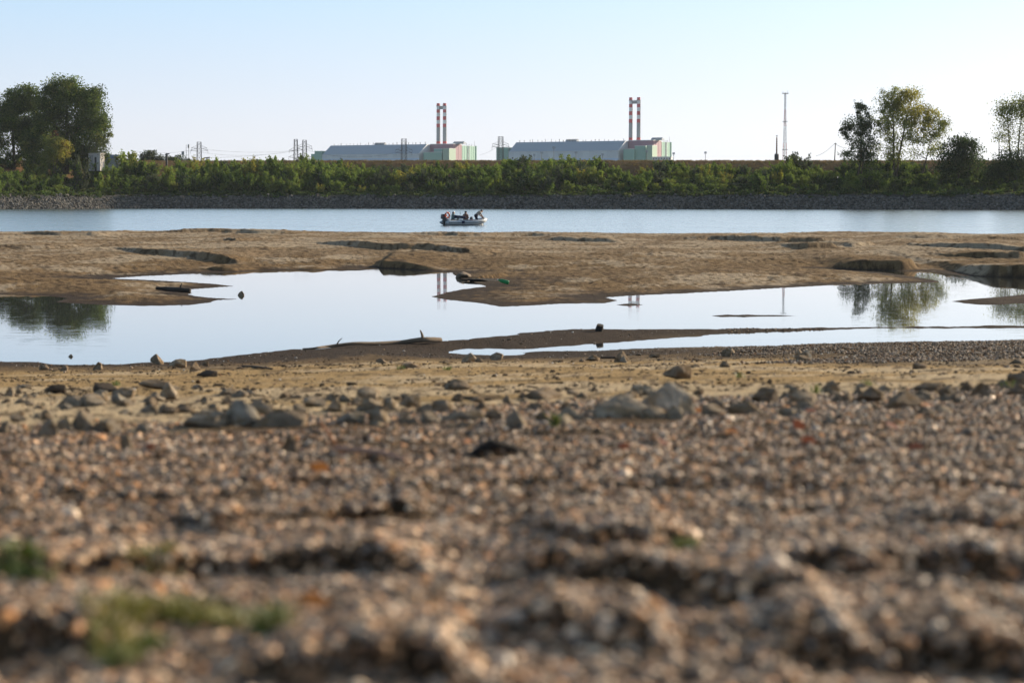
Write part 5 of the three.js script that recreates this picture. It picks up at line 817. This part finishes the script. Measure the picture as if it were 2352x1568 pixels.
{ // gravel: rounded pebbles, too many to count
  const shapes = [0, 1, 2, 3].map(() => { let g = new THREE.IcosahedronGeometry(1, 1); g.deleteAttribute('uv'); g.deleteAttribute('normal'); g = mergeVertices(g, 1e-4); const p = g.attributes.position, o = rnd() * 40; for (let i = 0; i < p.count; i++) { const k = 1 + 0.32 * n3(p.getX(i) * 1.1 + o, p.getY(i) * 1.1, p.getZ(i) * 1.1); p.setXYZ(i, p.getX(i) * k, p.getY(i) * k, p.getZ(i) * k); } g.computeVertexNormals(); return g; });
  const mats = [0.82, 0.55].map((r) => std(col(1, 1, 1), r));
  const tones = [[0.30, 0.175, 0.092], [0.37, 0.22, 0.12], [0.22, 0.13, 0.072], [0.42, 0.28, 0.17], [0.17, 0.11, 0.07], [0.25, 0.19, 0.14], [0.14, 0.082, 0.045], [0.34, 0.165, 0.07], [0.08, 0.056, 0.04], [0.11, 0.085, 0.065], [0.52, 0.39, 0.27], [0.20, 0.165, 0.135]];
  const lots = shapes.map(() => []), q = new THREE.Quaternion(), m = new THREE.Matrix4(), c = new THREE.Color();
  const add = (x, d, s, tone, flat, up = 0.12) => { q.setFromEuler(new THREE.Euler(gauss() * 0.35, rnd() * 6.283, gauss() * 0.35)); m.compose(V3(x, nearHeight(x, d) + s * up, -d), q, V3(s * rr(0.8, 1.35), s * flat, s * rr(0.7, 1.1))); lots[Math.floor(rnd() * 4)].push([m.clone(), tone]); };
  // sizes in metres (radius); the finest stay close to the eye, where they can be told apart
  const field = (n, d0, d1, smin, smax, power) => { for (let k = 0; k < n; k++) { const d = Math.pow(lerp(d0 ** power, d1 ** power, rnd()), 1 / power), x = d * rr(-0.36, 0.36); if (rnd() > gravelShare(x, d)) continue; const s = smin * Math.pow(smax / smin, Math.pow(rnd(), 1.8)), t = pick(tones), k2 = rnd() < 0.5 ? rr(0.35, 0.85) : rr(1.1, 2.2); add(x, d, s, [t[0] * k2, t[1] * k2, t[2] * k2], rr(0.5, 0.85)); } };
  field(85000, 1.7, 4.2, 0.0042, 0.0125, 2); field(150000, 4.2, 10.8, 0.0042, 0.0125, 1.7); field(1100, 2.2, 10.6, 0.012, 0.026, 2);
  for (let k = 0; k < 12000; k++) { const d = rr(9, 36), x = d * rr(-0.36, 0.36), s = nearShore.sdf(x, d); if (s < 0.05) continue; const wetRight = x > 1.5 + 1.5 * n3(x * .4, d * .4, 8.8) && s < 12; if (rnd() > (wetRight ? 1 : s < 3.2 ? 0.35 : 0.16)) continue; const t = rnd() < (s < 4 ? 0.2 : 0.07) ? [0.85, 0.8, 0.72] : pick(tones), k2 = wetRight ? rr(0.25, 0.6) : rr(0.35, 0.9); add(x, d, Math.exp(rr(-5.4, rnd() < 0.12 ? -3.7 : -4.4)), [t[0] * k2, t[1] * k2, t[2] * k2], rr(0.35, 0.7), 0.2); }
  for (let k = 0; k < 70000; k++) { const d = rr(19, 37), x = d * rr(0.0, 0.33), s = nearShore.sdf(x, d); if (s < 0.1 || s > 12 + 2.5 * n3(x * 0.5, d * 0.5) || x < 3.4 + 2 * n3(d * 0.3, 2.2)) continue; const k2 = rr(0.3, 0.75), t = pick(tones); add(x, d, Math.exp(rr(-5.2, -3.9)), [t[0] * k2, t[1] * k2, t[2] * k2], rr(0.4, 0.7), 0.2); }
  const holder = tag(thing('gravel'), 'brown and tan pebbles covering the beach in the foreground', 'gravel', null, 'stuff');
  lots.forEach((l, i) => { const im = new THREE.InstancedMesh(shapes[i], mats[i % 2], l.length); l.forEach(([mm, t], k) => { im.setMatrixAt(k, mm); im.setColorAt(k, c.setRGB(...t)); }); im.name = 'pebbles'; im.castShadow = im.receiveShadow = true; im.userData.kind = 'stuff'; holder.add(im); });
}
{ // crumbs of dried mud on the sand
  let g = new THREE.IcosahedronGeometry(1, 0); g.deleteAttribute('uv'); const n = 26000, list = [], q = new THREE.Quaternion(), m = new THREE.Matrix4(), c = new THREE.Color();
  for (let k = 0; k < n; k++) { const d = rr(9, 34), x = d * rr(-0.36, 0.36), s = nearShore.sdf(x, d); if (s < 0.3 || rnd() > 0.25 + 1.6 * fbm(x * 0.8, d * 0.6, 21.3, 3)) continue; const r = Math.exp(rr(-5.5, rnd() < 0.1 ? -3.6 : -4.3)); q.setFromEuler(new THREE.Euler(0, rnd() * 6.283, 0)); m.compose(V3(x, nearHeight(x, d) + r * 0.15, -d), q, V3(r * rr(1, 2.2), r * rr(0.5, 0.9), r)); list.push(m.clone()); }
  const im = new THREE.InstancedMesh(g, std(col(1, 1, 1), 0.98), list.length); list.forEach((mm, k) => { im.setMatrixAt(k, mm); const t = rr(0.5, 1.5); im.setColorAt(k, c.setRGB(0.085 * t, 0.062 * t, 0.043 * t)); }); im.name = 'mud_crumbs'; im.castShadow = im.receiveShadow = true; scene.add(im); tag(im, 'dark crumbs of dried mud scattered over the sand flat', 'mud crumbs', null, 'stuff');
}
{ // fallen leaves and green sprouts
  const leafGeo = (() => { const s = new THREE.Shape(); s.moveTo(0, -0.5); s.bezierCurveTo(0.42, -0.3, 0.4, 0.2, 0, 0.55); s.bezierCurveTo(-0.4, 0.2, -0.42, -0.3, 0, -0.5); const g = new THREE.ShapeGeometry(s, 8); g.rotateX(-Math.PI / 2); const p = g.attributes.position; for (let i = 0; i < p.count; i++) p.setY(i, 0.9 * p.getX(i) ** 2 + 0.3 * p.getZ(i) ** 2); g.computeVertexNormals(); return g; })();
  const lm = [[0.55, 0.19, 0.025], [0.30, 0.085, 0.03], [0.30, 0.17, 0.05]].map((c) => new THREE.MeshPhysicalMaterial({ color: col(...c), roughness: 0.7, transmission: 0.35, thickness: 0, side: THREE.DoubleSide }));
  const stemM = std(col(0.2, 0.1, 0.04), 0.9);
  const leaf = (u, v, s, t, tilt, label, group) => { const f = hit(u, v), o = thing('fallen_leaf', V3(f.x, f.y + 0.012, f.z)); const b = put('blade', leafGeo, lm[t], o); b.scale.setScalar(s); put('stalk', bar(V3(0, 0, s * 0.5), V3(0.01, 0.004, s * 0.85), 0.0022), stemM, o); o.rotation.set(tilt, rnd() * 6.28, tilt * 0.5); tag(o, label, 'leaf', group); };
  leaf(735, 1086, 0.055, 0, 0.6, 'bright orange fallen leaf on the gravel by the thin pinkish stick'); leaf(722, 1402, 0.055, 0, 1.2, 'orange leaf standing upright beside the green grass tufts'); leaf(128, 1240, 0.04, 2, 0.5, 'brown-orange leaf on the gravel hummock');
  for (const [u, v, s, t] of [[1863, 950, 0.05, 1], [2050, 988, 0.055, 1], [1836, 988, 0.06, 1], [2104, 1036, 0.05, 1], [1681, 1000, 0.05, 0], [1435, 1036, 0.04, 1], [1075, 1024, 0.04, 0], [1525, 1028, 0.045, 1], [1858, 1022, 0.05, 1], [240, 1340, 0.03, 2], [1602, 952, 0.05, 0], [2128, 938, 0.05, 0], [345, 1034, 0.04, 1], [900, 1098, 0.03, 2], [1420, 1095, 0.035, 1]]) leaf(u, v, s, t, rr(0.2, 0.8), 'small reddish-orange fallen leaf on the gravel', 'small fallen leaves on the gravel');
  const gm = [[0.12, 0.17, 0.025], [0.22, 0.22, 0.045], [0.28, 0.22, 0.08]].map((c) => new THREE.MeshPhysicalMaterial({ color: col(...c), roughness: 0.7, transmission: 0.4, thickness: 0, side: THREE.DoubleSide }));
  const tuft = (u, v, n, h, w, t, label, group) => { if (v > 1000) { n = Math.round(n * 1.8); h *= v > 1380 ? 1.5 : 1.2; w *= 1.35; } const f = hit(u, v), o = thing('grass_tuft', f.clone()); o.position.y -= 0.004; const parts = [];
    for (let i = 0; i < n; i++) { const a = rnd() * 6.283, r = rr(0.1, 1) * w, hh = h * rr(0.5, 1.1), bx = Math.cos(a) * r * 0.7, bz = Math.sin(a) * r * 0.7, lx = gauss() * hh * 0.4, lz = gauss() * hh * 0.4, b = h * 0.055 * rr(0.7, 1.4), ca = Math.cos(a + 1.3) * b, sa = Math.sin(a + 1.3) * b, g = new THREE.BufferGeometry();
      const yb = nearHeight(f.x + bx, -f.z - bz) - f.y - 0.003; g.setAttribute('position', new THREE.Float32BufferAttribute([bx - ca, yb, bz - sa, bx + ca, yb, bz + sa, bx + lx * 0.4 - ca * 0.9, yb + hh * 0.6, bz + lz * 0.4 - sa * 0.9, bx + lx * 0.4 + ca * 0.9, yb + hh * 0.6, bz + lz * 0.4 + sa * 0.9, bx + lx, yb + hh * 0.9, bz + lz], 3)); g.setIndex([0, 1, 2, 1, 3, 2, 2, 3, 4]); g.computeVertexNormals(); parts.push(g); }
    const cut = Math.ceil(parts.length * 0.75); put('blades', mergeGeometries(parts.slice(0, cut)), gm[t], o); if (parts.length - cut > 0) put('dry_blades', mergeGeometries(parts.slice(cut)), gm[2], o); tag(o, label, 'grass', group); };
  for (const [u, v, n, h, w, t] of [[250, 1440, 60, 0.03, 0.05, 1], [310, 1432, 70, 0.034, 0.05, 1], [370, 1428, 80, 0.035, 0.05, 1], [430, 1430, 80, 0.035, 0.05, 1], [490, 1440, 70, 0.03, 0.045, 1], [550, 1450, 50, 0.026, 0.04, 1], [245, 1500, 50, 0.03, 0.04, 1], [270, 1535, 50, 0.03, 0.035, 0], [340, 1500, 40, 0.028, 0.035, 0]]) tuft(u, v, n, h, w, t, 'low olive grass tuft in the row growing on the gravel', 'row of grass tufts on the gravel');
  tuft(620, 1455, 110, 0.034, 0.035, 0, 'bright green grass tuft beside the upright orange leaf');
  for (const [u, v] of [[10, 1312], [45, 1330], [80, 1340]]) tuft(u, v, 70, 0.04, 0.04, 0, 'dark green grass tuft in the gravel hollow', 'grass tufts in the gravel hollow'); for (const [u, v] of [[300, 1305], [345, 1290], [390, 1296]]) tuft(u, v, 40, 0.03, 0.035, 1, 'sparse green tuft under the gravel ledge', 'sparse tufts under the gravel ledge');
  tuft(1572, 1272, 90, 0.035, 0.025, 0, 'single bright green sprout alone on the gravel'); tuft(1275, 984, 30, 0.07, 0.02, 0, 'thin green sprout between stones at the gravel edge');
  for (const [u, v] of [[1872, 902], [1992, 888], [2315, 893], [266, 886], [235, 890], [920, 848], [1028, 850], [1700, 868]]) tuft(u, v, 26, 0.06, 0.07, 0, 'tiny green sprout on the sand flat', 'green sprouts on the sand flat');
}
console.log('built');
renderer.render(scene, camera);
